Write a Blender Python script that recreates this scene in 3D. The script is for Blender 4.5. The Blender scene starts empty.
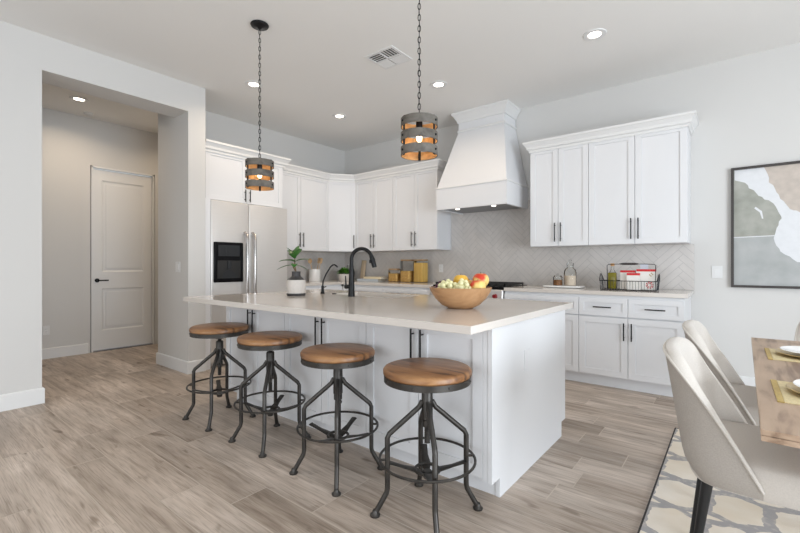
import bpy, bmesh, math, random
from mathutils import Vector, Matrix
R = math.radians
PI = math.pi
random.seed(7)
SC = bpy.context.scene
C = SC.collection

# ------------------------------------------------------------------ camera, world, light, exposure
cam_d = bpy.data.cameras.new('camera'); cam = bpy.data.objects.new('camera', cam_d); C.objects.link(cam)
cam.location = (0, 0, 1.187); cam.rotation_euler = (R(90), 0, 0.6715)
cam_d.sensor_width = 36; cam_d.lens = 419 / 800 * 36; cam_d.shift_y = -1.5 / 800
cam_d.clip_start = 0.05
SC.camera = cam
SC.view_settings.view_transform = 'Standard'; SC.view_settings.look = 'None'
SC.view_settings.gamma = 1; SC.view_settings.use_curve_mapping = False
SC.view_settings.exposure = 0.0
W = bpy.data.worlds.new('daylight'); SC.world = W; W.use_nodes = True
bg = W.node_tree.nodes['Background']; bg.inputs[0].default_value = (0.86, 0.93, 1, 1); bg.inputs[1].default_value = 1.0

def area(name, loc, target, sx, sy, power, col, spread=None):
    l = bpy.data.lights.new(name, 'AREA'); l.shape = 'RECTANGLE'; l.size = sx; l.size_y = sy
    l.energy = power; l.color = col
    if spread: l.spread = R(spread)
    o = bpy.data.objects.new(name, l); C.objects.link(o); o.location = loc
    o.rotation_euler = (Vector(target) - Vector(loc)).to_track_quat('-Z', 'Y').to_euler()
    return o
# daylight through the glass doors on the dining side and the great-room windows behind the camera
area('daylight_dining_doors', (3.45, 0.9, 1.20), (0, 0.9, 1.10), 3.8, 2.3, 260, (0.84, 0.92, 1.0))
area('daylight_great_room', (-0.6, -4.3, 1.15), (-0.6, 0, 1.1), 5.5, 2.1, 86, (0.90, 0.95, 1.0))

# ------------------------------------------------------------------ materials
def mat(name, col, rough=0.5, metal=0.0, noise=0.0, nscale=8, stretch=(1, 1, 1), bump=0.0, bscale=None, trans=0.0, ior=1.45, emit=None, estr=0, coat=0, spec=None, col2=None, sheen=0):
    m = bpy.data.materials.new(name); m.use_nodes = True
    nt = m.node_tree; b = nt.nodes['Principled BSDF']
    b.inputs['Base Color'].default_value = (*col, 1); b.inputs['Roughness'].default_value = rough
    b.inputs['Metallic'].default_value = metal; b.inputs['Transmission Weight'].default_value = trans
    b.inputs['IOR'].default_value = ior
    if coat: b.inputs['Coat Weight'].default_value = coat; b.inputs['Coat Roughness'].default_value = 0.1
    if spec is not None: b.inputs['Specular IOR Level'].default_value = spec
    if sheen: b.inputs['Sheen Weight'].default_value = sheen
    if emit: b.inputs['Emission Color'].default_value = (*emit, 1); b.inputs['Emission Strength'].default_value = estr
    tc = nt.nodes.new('ShaderNodeTexCoord'); mp = nt.nodes.new('ShaderNodeMapping'); mp.inputs['Scale'].default_value = stretch
    nt.links.new(tc.outputs['Object'], mp.inputs[0])
    n = nt.nodes.new('ShaderNodeTexNoise'); n.inputs['Scale'].default_value = nscale; n.inputs['Detail'].default_value = 6
    nt.links.new(mp.outputs[0], n.inputs['Vector'])
    if noise or col2:
        c2 = col2 if col2 else tuple(c * (1 - noise) for c in col)
        r = nt.nodes.new('ShaderNodeValToRGB'); r.color_ramp.elements[0].position = 0.3; r.color_ramp.elements[1].position = 0.7
        r.color_ramp.elements[0].color = (*c2, 1); r.color_ramp.elements[1].color = (*col, 1)
        nt.links.new(n.outputs['Fac'], r.inputs[0]); nt.links.new(r.outputs[0], b.inputs['Base Color'])
    if bump:
        n2 = n
        if bscale:
            n2 = nt.nodes.new('ShaderNodeTexNoise'); n2.inputs['Scale'].default_value = bscale; nt.links.new(mp.outputs[0], n2.inputs['Vector'])
        bp = nt.nodes.new('ShaderNodeBump'); bp.inputs['Strength'].default_value = bump; bp.inputs['Distance'].default_value = 0.002
        nt.links.new(n2.outputs['Fac'], bp.inputs['Height']); nt.links.new(bp.outputs[0], b.inputs['Normal'])
    return m

def wood(name, c1, c2, c3, axis='X', rough=0.45, sc=3.0, grain=14, bump=0.15):
    m = bpy.data.materials.new(name); m.use_nodes = True; nt = m.node_tree; L = nt.links; N = nt.nodes
    b = N['Principled BSDF']; b.inputs['Roughness'].default_value = rough
    tc = N.new('ShaderNodeTexCoord'); mp = N.new('ShaderNodeMapping')
    mp.inputs['Scale'].default_value = {'X': (1, grain, grain), 'Y': (grain, 1, grain), 'Z': (grain, grain, 1)}[axis]
    L.new(tc.outputs['Object'], mp.inputs[0])
    n1 = N.new('ShaderNodeTexNoise'); n1.inputs['Scale'].default_value = sc; n1.inputs['Detail'].default_value = 8; n1.inputs['Distortion'].default_value = 0.8
    L.new(mp.outputs[0], n1.inputs['Vector'])
    n2 = N.new('ShaderNodeTexNoise'); n2.inputs['Scale'].default_value = sc * 1.6; n2.inputs['Detail'].default_value = 3
    L.new(tc.outputs['Object'], n2.inputs['Vector'])
    r = N.new('ShaderNodeValToRGB'); e = r.color_ramp.elements
    e[0].position = 0.39; e[0].color = (*c3, 1); e[1].position = 0.66; e[1].color = (*c1, 1)
    x = e.new(0.5); x.color = (*c2, 1)
    mx = N.new('ShaderNodeMath'); mx.operation = 'MULTIPLY_ADD'; mx.inputs[1].default_value = 0.6
    hb = N.new('ShaderNodeMath'); hb.operation = 'MULTIPLY'; hb.inputs[1].default_value = 0.4
    L.new(n2.outputs['Fac'], hb.inputs[0]); L.new(n1.outputs['Fac'], mx.inputs[0]); L.new(hb.outputs[0], mx.inputs[2])
    L.new(mx.outputs[0], r.inputs[0]); L.new(r.outputs[0], b.inputs['Base Color'])
    bp = N.new('ShaderNodeBump'); bp.inputs['Strength'].default_value = bump; bp.inputs['Distance'].default_value = 0.001
    L.new(n1.outputs['Fac'], bp.inputs['Height']); L.new(bp.outputs[0], b.inputs['Normal'])
    return m

M = {}
M['wall'] = mat('painted_wall', (0.66, 0.65, 0.632), 0.75, bump=0.05, bscale=180)
M['ceiling'] = mat('painted_ceiling', (0.84, 0.83, 0.81), 0.85, bump=0.08, bscale=120)
M['trim'] = mat('white_trim_paint', (0.77, 0.77, 0.765), 0.4)
M['cab'] = mat('white_cabinet_paint', (0.765, 0.77, 0.785), 0.38, spec=0.4)
M['gap'] = mat('cabinet_shadow_gap', (0.62, 0.62, 0.62), 0.6)
M['black'] = mat('matte_black_metal', (0.007, 0.007, 0.008), 0.3, spec=0.3)
M['quartz'] = mat('quartz_worktop', (0.70, 0.65, 0.60), 0.10, noise=0.06, nscale=3, spec=0.55)
M['steel'] = mat('brushed_stainless', (0.74, 0.72, 0.70), 0.36, metal=0.55, noise=0.05, nscale=5, stretch=(1, 1, 60))
M['chrome'] = mat('satin_handle_steel', (0.50, 0.48, 0.47), 0.22, metal=1.0)
M['dark_steel'] = mat('dark_steel', (0.25, 0.25, 0.26), 0.35, metal=0.9)
M['gunmetal'] = mat('gunmetal_stool_frame', (0.085, 0.079, 0.073), 0.40, metal=0.75, noise=0.4, nscale=14)
M['iron'] = mat('cast_iron', (0.02, 0.02, 0.02), 0.6)
M['gloss_black'] = mat('gloss_black_plastic', (0.006, 0.006, 0.007), 0.25, spec=0.15)
M['screen'] = mat('control_panel_grey', (0.035, 0.037, 0.04), 0.4, spec=0.15)
M['red'] = mat('red_knob', (0.25, 0.008, 0.012), 0.3)
M['tile'] = mat('glazed_grey_tile', (0.645, 0.61, 0.58), 0.22, noise=0.12, nscale=6)
M['grout'] = mat('tile_grout', (0.46, 0.44, 0.425), 0.8)
M['outlet'] = mat('white_plastic', (0.74, 0.74, 0.735), 0.35)
M['slot'] = mat('dark_slot', (0.08, 0.08, 0.08), 0.6)
M['seatwood'] = wood('rustic_seat_wood', (0.36, 0.185, 0.075), (0.235, 0.105, 0.04), (0.06, 0.027, 0.012), 'X', 0.38, 3.0, 7)
M['tablewood'] = wood('walnut_table', (0.50, 0.365, 0.26), (0.41, 0.285, 0.195), (0.19, 0.115, 0.07), 'Y', 0.38, 2.0, 13)
M['bowlwood'] = wood('turned_bowl_wood', (0.52, 0.30, 0.15), (0.44, 0.24, 0.11), (0.32, 0.16, 0.07), 'X', 0.45, 3, 6)
M['lightwood'] = wood('pale_wood', (0.62, 0.42, 0.24), (0.55, 0.36, 0.19), (0.42, 0.26, 0.13), 'Z', 0.5, 3, 6)
M['boardwood'] = wood('pale_board_wood', (0.66, 0.53, 0.38), (0.60, 0.47, 0.33), (0.5, 0.38, 0.25), 'Z', 0.5, 3, 6)
M['hoop'] = wood('weathered_grey_wood', (0.16, 0.145, 0.125), (0.12, 0.108, 0.093), (0.075, 0.066, 0.056), 'X', 0.7, 6, 3)
M['hoop_in'] = wood('bulb_lit_hoop_wood', (0.62, 0.36, 0.15), (0.55, 0.31, 0.125), (0.42, 0.22, 0.08), 'X', 0.6, 6, 3)  # wood inside the hoops, with the bulb's orange glow put into its colour
M['fabric'] = mat('oatmeal_linen', (0.60, 0.555, 0.505), 0.92, noise=0.10, nscale=260, bump=0.5, bscale=420, sheen=0.25)
M['fabric_out'] = mat('grey_linen_back', (0.44, 0.40, 0.36), 0.95, noise=0.14, nscale=260, bump=0.6, bscale=420)
M['leg'] = mat('black_wood_leg', (0.012, 0.012, 0.013), 0.4)
M['porcelain'] = mat('white_porcelain', (0.86, 0.86, 0.85), 0.12)
M['gold'] = mat('gold_rimmed_plate', (0.62, 0.47, 0.22), 0.3, metal=0.8)
M['mat_cloth'] = mat('gold_woven_placemat', (0.74, 0.62, 0.36), 0.6, noise=0.2, nscale=180)
M['mat_edge'] = mat('gold_placemat_border', (0.56, 0.40, 0.13), 0.5, noise=0.2, nscale=120)
M['ceramic'] = mat('speckled_cream_ceramic', (0.66, 0.62, 0.58), 0.6, noise=0.08, nscale=60)
M['charcoal'] = mat('charcoal_glaze', (0.06, 0.058, 0.06), 0.5, noise=0.3, nscale=40)
M['leaf'] = mat('leaf_green', (0.07, 0.24, 0.045), 0.4, noise=0.45, nscale=20)
M['herb'] = mat('herb_green', (0.10, 0.30, 0.03), 0.5, noise=0.5, nscale=50)
M['stem'] = mat('brown_stem', (0.23, 0.15, 0.08), 0.7, noise=0.3, nscale=40)
M['soil'] = mat('dark_soil', (0.03, 0.02, 0.015), 0.9)
def glassmat(name, col, rough=0.02):
    m = bpy.data.materials.new(name); m.use_nodes = True; nt = m.node_tree; N = nt.nodes; L = nt.links
    N.remove(N['Principled BSDF']); out = N['Material Output']
    t = N.new('ShaderNodeBsdfTransparent'); t.inputs[0].default_value = (*col, 1)
    g = N.new('ShaderNodeBsdfGlossy'); g.inputs['Roughness'].default_value = rough
    f = N.new('ShaderNodeFresnel'); f.inputs[0].default_value = 1.22
    mx = N.new('ShaderNodeMixShader'); L.new(f.outputs[0], mx.inputs[0]); L.new(t.outputs[0], mx.inputs[1]); L.new(g.outputs[0], mx.inputs[2])
    L.new(mx.outputs[0], out.inputs[0]); return m
M['glass'] = glassmat('clear_glass', (0.965, 0.975, 0.97))
M['oil'] = mat('olive_oil', (0.22, 0.19, 0.015), 0.15, noise=0.3, nscale=15)
M['pasta'] = mat('dry_pasta', (0.90, 0.60, 0.22), 0.6, col2=(0.62, 0.34, 0.09), nscale=45, bump=0.6)
M['spaghetti'] = mat('dry_spaghetti', (0.92, 0.66, 0.24), 0.5, col2=(0.70, 0.42, 0.09), nscale=60, stretch=(1, 1, 0.03))
M['nuts'] = mat('brown_nuts', (0.36, 0.16, 0.06), 0.6, col2=(0.12, 0.05, 0.02), nscale=60, bump=0.8)
M['flour'] = mat('beige_flour', (0.76, 0.64, 0.52), 0.8, noise=0.1, nscale=30)
M['lid'] = mat('tan_lid', (0.42, 0.28, 0.16), 0.5)
M['cork'] = mat('cork', (0.62, 0.34, 0.14), 0.8, noise=0.3, nscale=60)
M['paper'] = mat('white_card', (0.84, 0.82, 0.78), 0.6)
M['card_red'] = mat('red_print', (0.62, 0.03, 0.035), 0.5)
M['card_tan'] = mat('tan_print', (0.50, 0.38, 0.22), 0.6)
M['card_blue'] = mat('pale_blue_card', (0.60, 0.66, 0.74), 0.6)
M['book1'] = mat('cream_book_cover', (0.72, 0.62, 0.44), 0.6)
M['book2'] = mat('grey_blue_book_cover', (0.50, 0.55, 0.60), 0.6)
M['book3'] = mat('tan_book_cover', (0.76, 0.66, 0.46), 0.6)
M['pages'] = mat('book_pages', (0.80, 0.76, 0.66), 0.8, noise=0.1, nscale=90, stretch=(1, 1, 20))
M['grape_g'] = mat('green_grape', (0.84, 0.80, 0.46), 0.25, noise=0.25, nscale=40, spec=0.6)
M['grape_p'] = mat('purple_grape', (0.07, 0.012, 0.035), 0.25)
M['lemon'] = mat('yellow_orange_peel', (0.78, 0.46, 0.06), 0.45, noise=0.1, nscale=12, bump=0.2, bscale=120)
M['peach'] = mat('peach_skin', (0.86, 0.62, 0.20), 0.4, col2=(0.62, 0.05, 0.02), nscale=11)
for n_ in M['peach'].node_tree.nodes:
    if n_.type == 'VALTORGB': n_.color_ramp.elements[0].position = 0.42; n_.color_ramp.elements[1].position = 0.56
    if n_.type == 'TEX_NOISE': n_.inputs['Detail'].default_value = 1.5
M['lamp'] = mat('downlight_lens', (1, 1, 1), 0.5, emit=(1.0, 0.90, 0.74), estr=9)
M['bulb'] = mat('glowing_bulb', (1, 0.9, 0.7), 0.3, emit=(1.0, 0.74, 0.42), estr=7)
M['hoodlamp'] = mat('hood_lamp_lens', (1, 1, 1), 0.3, emit=(1.0, 0.92, 0.80), estr=3)
M['frame'] = mat('dark_bronze_frame', (0.055, 0.048, 0.045), 0.4, noise=0.2, nscale=20)
M['art_w'] = mat('art_white', (0.76, 0.77, 0.79), 0.8, noise=0.05, nscale=25, bump=0.3)
M['art_b'] = mat('art_beige', (0.60, 0.53, 0.47), 0.8, noise=0.15, nscale=18)
M['art_g'] = mat('art_sage', (0.44, 0.44, 0.40), 0.8, col2=(0.31, 0.32, 0.28), nscale=9)
M['art_s'] = mat('art_slate', (0.47, 0.48, 0.475), 0.8, col2=(0.38, 0.395, 0.39), nscale=7)
M['rug_edge'] = mat('rug_binding', (0.05, 0.045, 0.045), 0.9)

def floor_mat():
    m = bpy.data.materials.new('wood_look_tile'); m.use_nodes = True; nt = m.node_tree; N = nt.nodes; L = nt.links
    b = N['Principled BSDF']; b.inputs['Roughness'].default_value = 0.42
    tc = N.new('ShaderNodeTexCoord'); at = N.new('ShaderNodeAttribute'); at.attribute_name = 'plank'
    sc = N.new('ShaderNodeVectorMath'); sc.operation = 'SCALE'; sc.inputs['Scale'].default_value = 40
    L.new(at.outputs['Color'], sc.inputs[0])
    ad = N.new('ShaderNodeVectorMath'); ad.operation = 'ADD'; L.new(tc.outputs['Object'], ad.inputs[0]); L.new(sc.outputs[0], ad.inputs[1])
    def noise(stretch, scale, detail=6, dist=0):
        mp = N.new('ShaderNodeMapping'); mp.inputs['Scale'].default_value = stretch; L.new(ad.outputs[0], mp.inputs[0])
        n = N.new('ShaderNodeTexNoise'); n.inputs['Scale'].default_value = scale; n.inputs['Detail'].default_value = detail; n.inputs['Distortion'].default_value = dist
        L.new(mp.outputs[0], n.inputs['Vector']); return n.outputs['Fac']
    grain = noise((1, 11, 1), 2.2, 9, 0.7); fine = noise((1, 30, 1), 7, 7); patch = noise((1, 2.5, 1), 1.6, 3); knots = noise((1, 3.2, 1), 4.2, 2, 0.4)
    r = N.new('ShaderNodeValToRGB'); e = r.color_ramp.elements
    e[0].position = 0.30; e[0].color = (0.385, 0.315, 0.255, 1); e[1].position = 0.68; e[1].color = (0.645, 0.56, 0.48, 1)
    x = e.new(0.46); x.color = (0.53, 0.45, 0.375, 1)
    L.new(grain, r.inputs[0])
    r2 = N.new('ShaderNodeValToRGB'); e = r2.color_ramp.elements
    e[0].position = 0.35; e[0].color = (0.74, 0.73, 0.72, 1); e[1].position = 0.65; e[1].color = (1.06, 1.06, 1.07, 1); L.new(patch, r2.inputs[0])
    r3 = N.new('ShaderNodeValToRGB'); e = r3.color_ramp.elements
    e[0].position = 0.66; e[0].color = (1, 1, 1, 1); e[1].position = 0.76; e[1].color = (0.52, 0.48, 0.44, 1); L.new(knots, r3.inputs[0])
    r4 = N.new('ShaderNodeValToRGB'); e = r4.color_ramp.elements
    e[0].position = 0.33; e[0].color = (0.74, 0.72, 0.70, 1); e[1].position = 0.52; e[1].color = (1.04, 1.04, 1.04, 1); L.new(fine, r4.inputs[0])
    sp = N.new('ShaderNodeSeparateColor'); L.new(at.outputs['Color'], sp.inputs[0])
    r5 = N.new('ShaderNodeValToRGB'); e = r5.color_ramp.elements
    e[0].position = 0; e[0].color = (0.80, 0.77, 0.75, 1); e[1].position = 1; e[1].color = (1.1, 1.1, 1.12, 1); L.new(sp.outputs[1], r5.inputs[0])
    cur = r.outputs[0]
    for q in (r2, r3, r4, r5):
        mx = N.new('ShaderNodeMix'); mx.data_type = 'RGBA'; mx.blend_type = 'MULTIPLY'; mx.inputs[0].default_value = 1
        L.new(cur, mx.inputs[6]); L.new(q.outputs[0], mx.inputs[7]); cur = mx.outputs[2]
    L.new(cur, b.inputs['Base Color'])
    bp = N.new('ShaderNodeBump'); bp.inputs['Strength'].default_value = 0.12; bp.inputs['Distance'].default_value = 0.001
    L.new(fine, bp.inputs['Height']); L.new(bp.outputs[0], b.inputs['Normal'])
    return m
M['floor'] = floor_mat()
M['floor_grout'] = mat('pale_floor_grout', (0.60, 0.53, 0.455), 0.8)

def rug_mat():
    m = bpy.data.materials.new('hex_trellis_rug'); m.use_nodes = True; nt = m.node_tree; N = nt.nodes; L = nt.links
    b = N['Principled BSDF']; b.inputs['Roughness'].default_value = 0.95
    tc = N.new('ShaderNodeTexCoord')
    nz = N.new('ShaderNodeTexNoise'); nz.inputs['Scale'].default_value = 14; L.new(tc.outputs['Object'], nz.inputs['Vector'])
    def vm(op, a, bb=None, s=None):
        n = N.new('ShaderNodeVectorMath'); n.operation = op
        for i, v in enumerate((a, bb)):
            if v is None: continue
            if isinstance(v, tuple): n.inputs[i].default_value = v
            else: L.new(v, n.inputs[i])
        if s is not None: n.inputs['Scale'].default_value = s
        return n.outputs['Value'] if op in ('DOT_PRODUCT', 'LENGTH') else n.outputs['Vector']
    def ma(op, a, bb=None):
        n = N.new('ShaderNodeMath'); n.operation = op
        for i, v in enumerate((a, bb)):
            if v is None: continue
            if isinstance(v, (int, float)): n.inputs[i].default_value = v
            else: L.new(v, n.inputs[i])
        return n.outputs[0]
    wob = vm('SCALE', vm('SUBTRACT', nz.outputs['Color'], (0.5, 0.5, 0.5)), s=0.05)
    p0 = vm('ADD', tc.outputs['Object'], wob)
    def hexband(off, scale, t):
        p = vm('MULTIPLY', vm('ADD', p0, off), scale)
        s = (1.0, 1.7320508, 1.0)
        a = vm('SUBTRACT', vm('WRAP', p, s), (0, 0, 0))
        def wrap(v):
            n = N.new('ShaderNodeVectorMath'); n.operation = 'WRAP'; L.new(v, n.inputs[0])
            n.inputs[1].default_value = (0.5, 0.8660254, 0.5); n.inputs[2].default_value = (-0.5, -0.8660254, -0.5); return n.outputs['Vector']
        a = vm('MULTIPLY', wrap(p), (1, 1, 0)); c = vm('MULTIPLY', wrap(vm('ADD', p, (0.5, 0.8660254, 0))), (1, 1, 0))
        def hd(v):
            av = vm('ABSOLUTE', v); d1 = vm('DOT_PRODUCT', av, (1, 0, 0)); d2 = vm('DOT_PRODUCT', av, (0.5, 0.8660254, 0)); return ma('MAXIMUM', d1, d2)
        d = ma('MINIMUM', hd(a), hd(c))
        return ma('GREATER_THAN', d, 0.5 - t)
    k1 = hexband((0.05, 0.03, 0), (2.1, 2.7, 1), 0.060)
    k2 = hexband((0.29, 0.03, 0), (2.1, 2.7, 1), 0.052)
    k = ma('MAXIMUM', k1, k2)
    n2 = N.new('ShaderNodeTexNoise'); n2.inputs['Scale'].default_value = 35; n2.inputs['Detail'].default_value = 6; L.new(tc.outputs['Object'], n2.inputs['Vector'])
    k = ma('MULTIPLY', k, ma('MINIMUM', ma('MULTIPLY', n2.outputs['Fac'], 2.0), 1.0))
    base = N.new('ShaderNodeValToRGB'); e = base.color_ramp.elements
    e[0].position = 0.35; e[0].color = (0.78, 0.69, 0.56, 1); e[1].position = 0.65; e[1].color = (0.88, 0.82, 0.73, 1)
    n3 = N.new('ShaderNodeTexNoise'); n3.inputs['Scale'].default_value = 3; n3.inputs['Detail'].default_value = 5; L.new(tc.outputs['Object'], n3.inputs['Vector']); L.new(n3.outputs['Fac'], base.inputs[0])
    mx = N.new('ShaderNodeMix'); mx.data_type = 'RGBA'; L.new(k, mx.inputs[0]); L.new(base.outputs[0], mx.inputs[6]); mx.inputs[7].default_value = (0.40, 0.385, 0.385, 1)
    L.new(mx.outputs[2], b.inputs['Base Color'])
    bp = N.new('ShaderNodeBump'); bp.inputs['Strength'].default_value = 0.5; bp.inputs['Distance'].default_value = 0.003
    n4 = N.new('ShaderNodeTexNoise'); n4.inputs['Scale'].default_value = 300; L.new(tc.outputs['Object'], n4.inputs['Vector']); L.new(n4.outputs['Fac'], bp.inputs['Height']); L.new(bp.outputs[0], b.inputs['Normal'])
    return m
M['rug'] = rug_mat()

# ------------------------------------------------------------------ mesh helpers
class MB:
    def __init__(s): s.v = []; s.f = []; s.m = []; s.mi = 0
    def face(s, ids): s.f.append(tuple(ids)); s.m.append(s.mi)
    def poly(s, pts):
        b = len(s.v); s.v += [tuple(p) for p in pts]; s.face(range(b, b + len(pts)))
    def bm(s, bm, mtx=None):
        b = len(s.v); bm.verts.ensure_lookup_table(); bm.verts.index_update()
        for v in bm.verts: s.v.append(tuple(mtx @ v.co if mtx else v.co))
        for f in bm.faces: s.face([b + v.index for v in f.verts])
        bm.free()
    def box(s, x0, x1, y0, y1, z0, z1, bev=0.0, seg=1, mtx=None):
        bm = bmesh.new(); bmesh.ops.create_cube(bm, size=1)
        for v in bm.verts:
            v.co = Vector(((x0 + x1) / 2 + v.co.x * (x1 - x0), (y0 + y1) / 2 + v.co.y * (y1 - y0), (z0 + z1) / 2 + v.co.z * (z1 - z0)))
        if bev: bmesh.ops.bevel(bm, geom=bm.edges[:], offset=bev, segments=seg, affect='EDGES', profile=0.5)
        s.bm(bm, mtx); return s
    def tube(s, pts, r, n=10, closed=False, caps=True, flat=None):
        pts = [Vector(p) for p in pts]; k = len(pts); rs = r if isinstance(r, (list, tuple)) else [r] * k
        rings = []; up = None
        for i, p in enumerate(pts):
            if closed: t = (pts[(i + 1) % k] - pts[i - 1])
            else: t = pts[min(i + 1, k - 1)] - pts[max(i - 1, 0)]
            t.normalize()
            if up is None:
                up = Vector((0, 0, 1)) if abs(t.z) < 0.9 else Vector((1, 0, 0))
            a = up - t * up.dot(t)
            if a.length < 1e-5: a = t.orthogonal()
            a.normalize(); up = a; b = t.cross(a)
            # widen at bends so the tube keeps its gauge
            sc = 1.0
            if 0 < i < k - 1 or closed:
                d1 = (pts[i] - pts[i - 1]).normalized(); d2 = (pts[(i + 1) % k] - pts[i]).normalized()
                sc = 1 / max(0.6, math.cos(d1.angle(d2) / 2)) if d1.length and d2.length else 1
            fa, fb = flat if flat else (1, 1)
            base = len(s.v)
            for j in range(n):
                an = 2 * PI * j / n + PI / n; s.v.append(tuple(p + (a * math.cos(an) * fa + b * math.sin(an) * fb) * rs[i] * (1 if n > 6 else sc)))
            rings.append(base)
        for i in range(k if closed else k - 1):
            A = rings[i]; B = rings[(i + 1) % k]
            for j in range(n): s.face((A + j, A + (j + 1) % n, B + (j + 1) % n, B + j))
        if caps and not closed:
            s.face([rings[0] + j for j in range(n)][::-1]); s.face([rings[-1] + j for j in range(n)])
        return s
    def lathe(s, prof, n=32, c=(0, 0, 0), mtx=None, closed=False):
        rings = []
        for r, z in prof:
            base = len(s.v)
            if r < 1e-6:
                p = Vector((c[0], c[1], c[2] + z)); s.v.append(tuple(mtx @ p if mtx else p)); rings.append((base, 1))
            else:
                for j in range(n):
                    a = 2 * PI * j / n; p = Vector((c[0] + r * math.cos(a), c[1] + r * math.sin(a), c[2] + z)); s.v.append(tuple(mtx @ p if mtx else p))
                rings.append((base, n))
        pr = list(zip(rings, rings[1:] + ([rings[0]] if closed else [])))
        if not closed: pr = pr[:len(rings) - 1]
        for (A, na), (B, nb) in pr:
            if na == 1 and nb == 1: continue
            for j in range(n):
                k = (j + 1) % n
                if na == 1: s.face((A, B + k, B + j))
                elif nb == 1: s.face((A + j, A + k, B))
                else: s.face((A + j, A + k, B + k, B + j))
        return s
    def cyl(s, c, r, z0, z1, n=24): return s.lathe([(0, z0), (r, z0), (r, z1), (0, z1)], n, (c[0], c[1], 0))
    def ball(s, c, r, n=12, sq=(1, 1, 1)):
        bm = bmesh.new(); bmesh.ops.create_uvsphere(bm, u_segments=n, v_segments=max(6, n * 2 // 3), radius=r)
        for v in bm.verts: v.co = Vector((c[0] + v.co.x * sq[0], c[1] + v.co.y * sq[1], c[2] + v.co.z * sq[2]))
        s.bm(bm); return s
    def prism(s, pts, axis, a, b):
        """polygon pts (2D) extruded along axis from a to b"""
        def P(u, v, w): return {'x': (w, u, v), 'y': (u, w, v), 'z': (u, v, w)}[axis]
        n = len(pts); base = len(s.v)
        s.v += [P(u, v, a) for u, v in pts] + [P(u, v, b) for u, v in pts]
        s.face([base + i for i in range(n)][::-1]); s.face([base + n + i for i in range(n)])
        for i in range(n): j = (i + 1) % n; s.face((base + i, base + j, base + n + j, base + n + i))
        return s
    def sweep(s, prof, path, closed=False):
        """prof: [(offset to the right of travel, z)], path: [(x,y)] mitred"""
        k = len(path); P = [Vector((p[0], p[1])) for p in path]; rings = []
        for i in range(k):
            ns = []
            if closed or i > 0: d = (P[i] - P[i - 1]).normalized(); ns.append(Vector((d.y, -d.x)))
            if closed or i < k - 1: d = (P[(i + 1) % k] - P[i]).normalized(); ns.append(Vector((d.y, -d.x)))
            m = sum(ns, Vector((0, 0))) / len(ns); m = m / m.length_squared
            base = len(s.v)
            for o, z in prof: s.v.append((P[i].x + m.x * o, P[i].y + m.y * o, z))
            rings.append(base)
        n = len(prof)
        for i in range(k if closed else k - 1):
            A = rings[i]; B = rings[(i + 1) % k]
            for j in range(n): q = (j + 1) % n; s.face((A + j, A + q, B + q, B + j))
        if not closed: s.face([rings[0] + j for j in range(n)]); s.face([rings[-1] + j for j in range(n)][::-1])
        return s
    def build(s, name, mats, parent=None, smooth=False, loc=None, bevel=0):
        me = bpy.data.meshes.new(name); me.from_pydata(s.v, [], s.f)
        mats = mats if isinstance(mats, (list, tuple)) else [mats]
        for k in mats: me.materials.append(M[k] if isinstance(k, str) else k)
        for p, i in zip(me.polygons, s.m): p.material_index = min(i, len(mats) - 1)
        bm = bmesh.new(); bm.from_mesh(me); bmesh.ops.recalc_face_normals(bm, faces=bm.faces)
        bm.to_mesh(me); bm.free()
        if smooth:
            me.shade_smooth() if hasattr(me, 'shade_smooth') else None
            try: me.set_sharp_from_angle(angle=R(40))
            except Exception: pass
        o = bpy.data.objects.new(name, me); C.objects.link(o)
        if parent: o.parent = parent
        if loc: o.location = loc
        if bevel:
            b = o.modifiers.new('edge', 'BEVEL'); b.width = bevel; b.segments = 2; b.limit_method = 'ANGLE'; b.angle_limit = R(50)
        return o

def tag(o, label=None, cat=None, group=None, kind=None):
    if label: o['label'] = label
    if cat: o['category'] = cat
    if group: o['group'] = group
    if kind: o['kind'] = kind
    return o
def thing(name, loc=(0, 0, 0), rz=0, label=None, cat=None, group=None):
    o = bpy.data.objects.new(name, None); C.objects.link(o); o.location = loc; o.rotation_euler = (0, 0, rz); o.empty_display_size = 0.1
    return tag(o, label, cat, group)
def struct(mb, name, m, **k):
    o = mb.build(name, m, **k); o['kind'] = 'structure'; return o
def dup(root, loc, rz=None, label=None, group=None):
    r = root.copy(); C.objects.link(r); r.location = loc
    if rz is not None: r.rotation_euler = (0, 0, rz)
    if label: r['label'] = label
    if group: r['group'] = group
    for ch in list(root.children):
        c = ch.copy(); C.objects.link(c); c.parent = r
        for g in list(ch.children):
            d = g.copy(); C.objects.link(d); d.parent = c
    return r

# ------------------------------------------------------------------ the room
HC = 3.17            # ceiling
XL, XF, YB = -4.65, -5.31, 5.13
XH = -6.8            # far wall of the hallway
# floor: each plank a face of its own, pale grout strips between
fl = MB(); cols = []
PW, PL = 0.2035, 1.27
known = {0: -3.50, 1: -3.05, 2: -2.255, 3: -1.95, 4: -1.58, 5: -2.85, 10: -0.73, 11: -0.51, 14: -0.82}
fx0, fx1, fy0, fy1 = -7.0, 3.7, -4.45, 5.2
rnd = random.Random(3)
k = -25
while True:
    y0 = 0.493 + k * PW; y1 = y0 + PW
    if y0 > fy1: break
    if y1 > fy0:
        off = known.get(k, rnd.uniform(-1.2, 0)); off = off - math.ceil((off - fx0) / PL) * PL
        x = off
        while x < fx1:
            a, b = max(x, fx0), min(x + PL, fx1)
            if b - a > 0.01:
                g = 0.0026; fl.poly([(a + g, max(y0, fy0) + g, 0), (b - g, max(y0, fy0) + g, 0), (b - g, min(y1, fy1) - g, 0), (a + g, min(y1, fy1) - g, 0)])
                cols.append((rnd.random(), rnd.random(), rnd.random()))
            x += PL
    k += 1
nplank = len(fl.f)
fl.mi = 1
fl.box(fx0, fx1, fy0, fy1, -0.10, -0.0012)
fo = struct(fl, 'floor', ['floor', 'floor_grout'])
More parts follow.
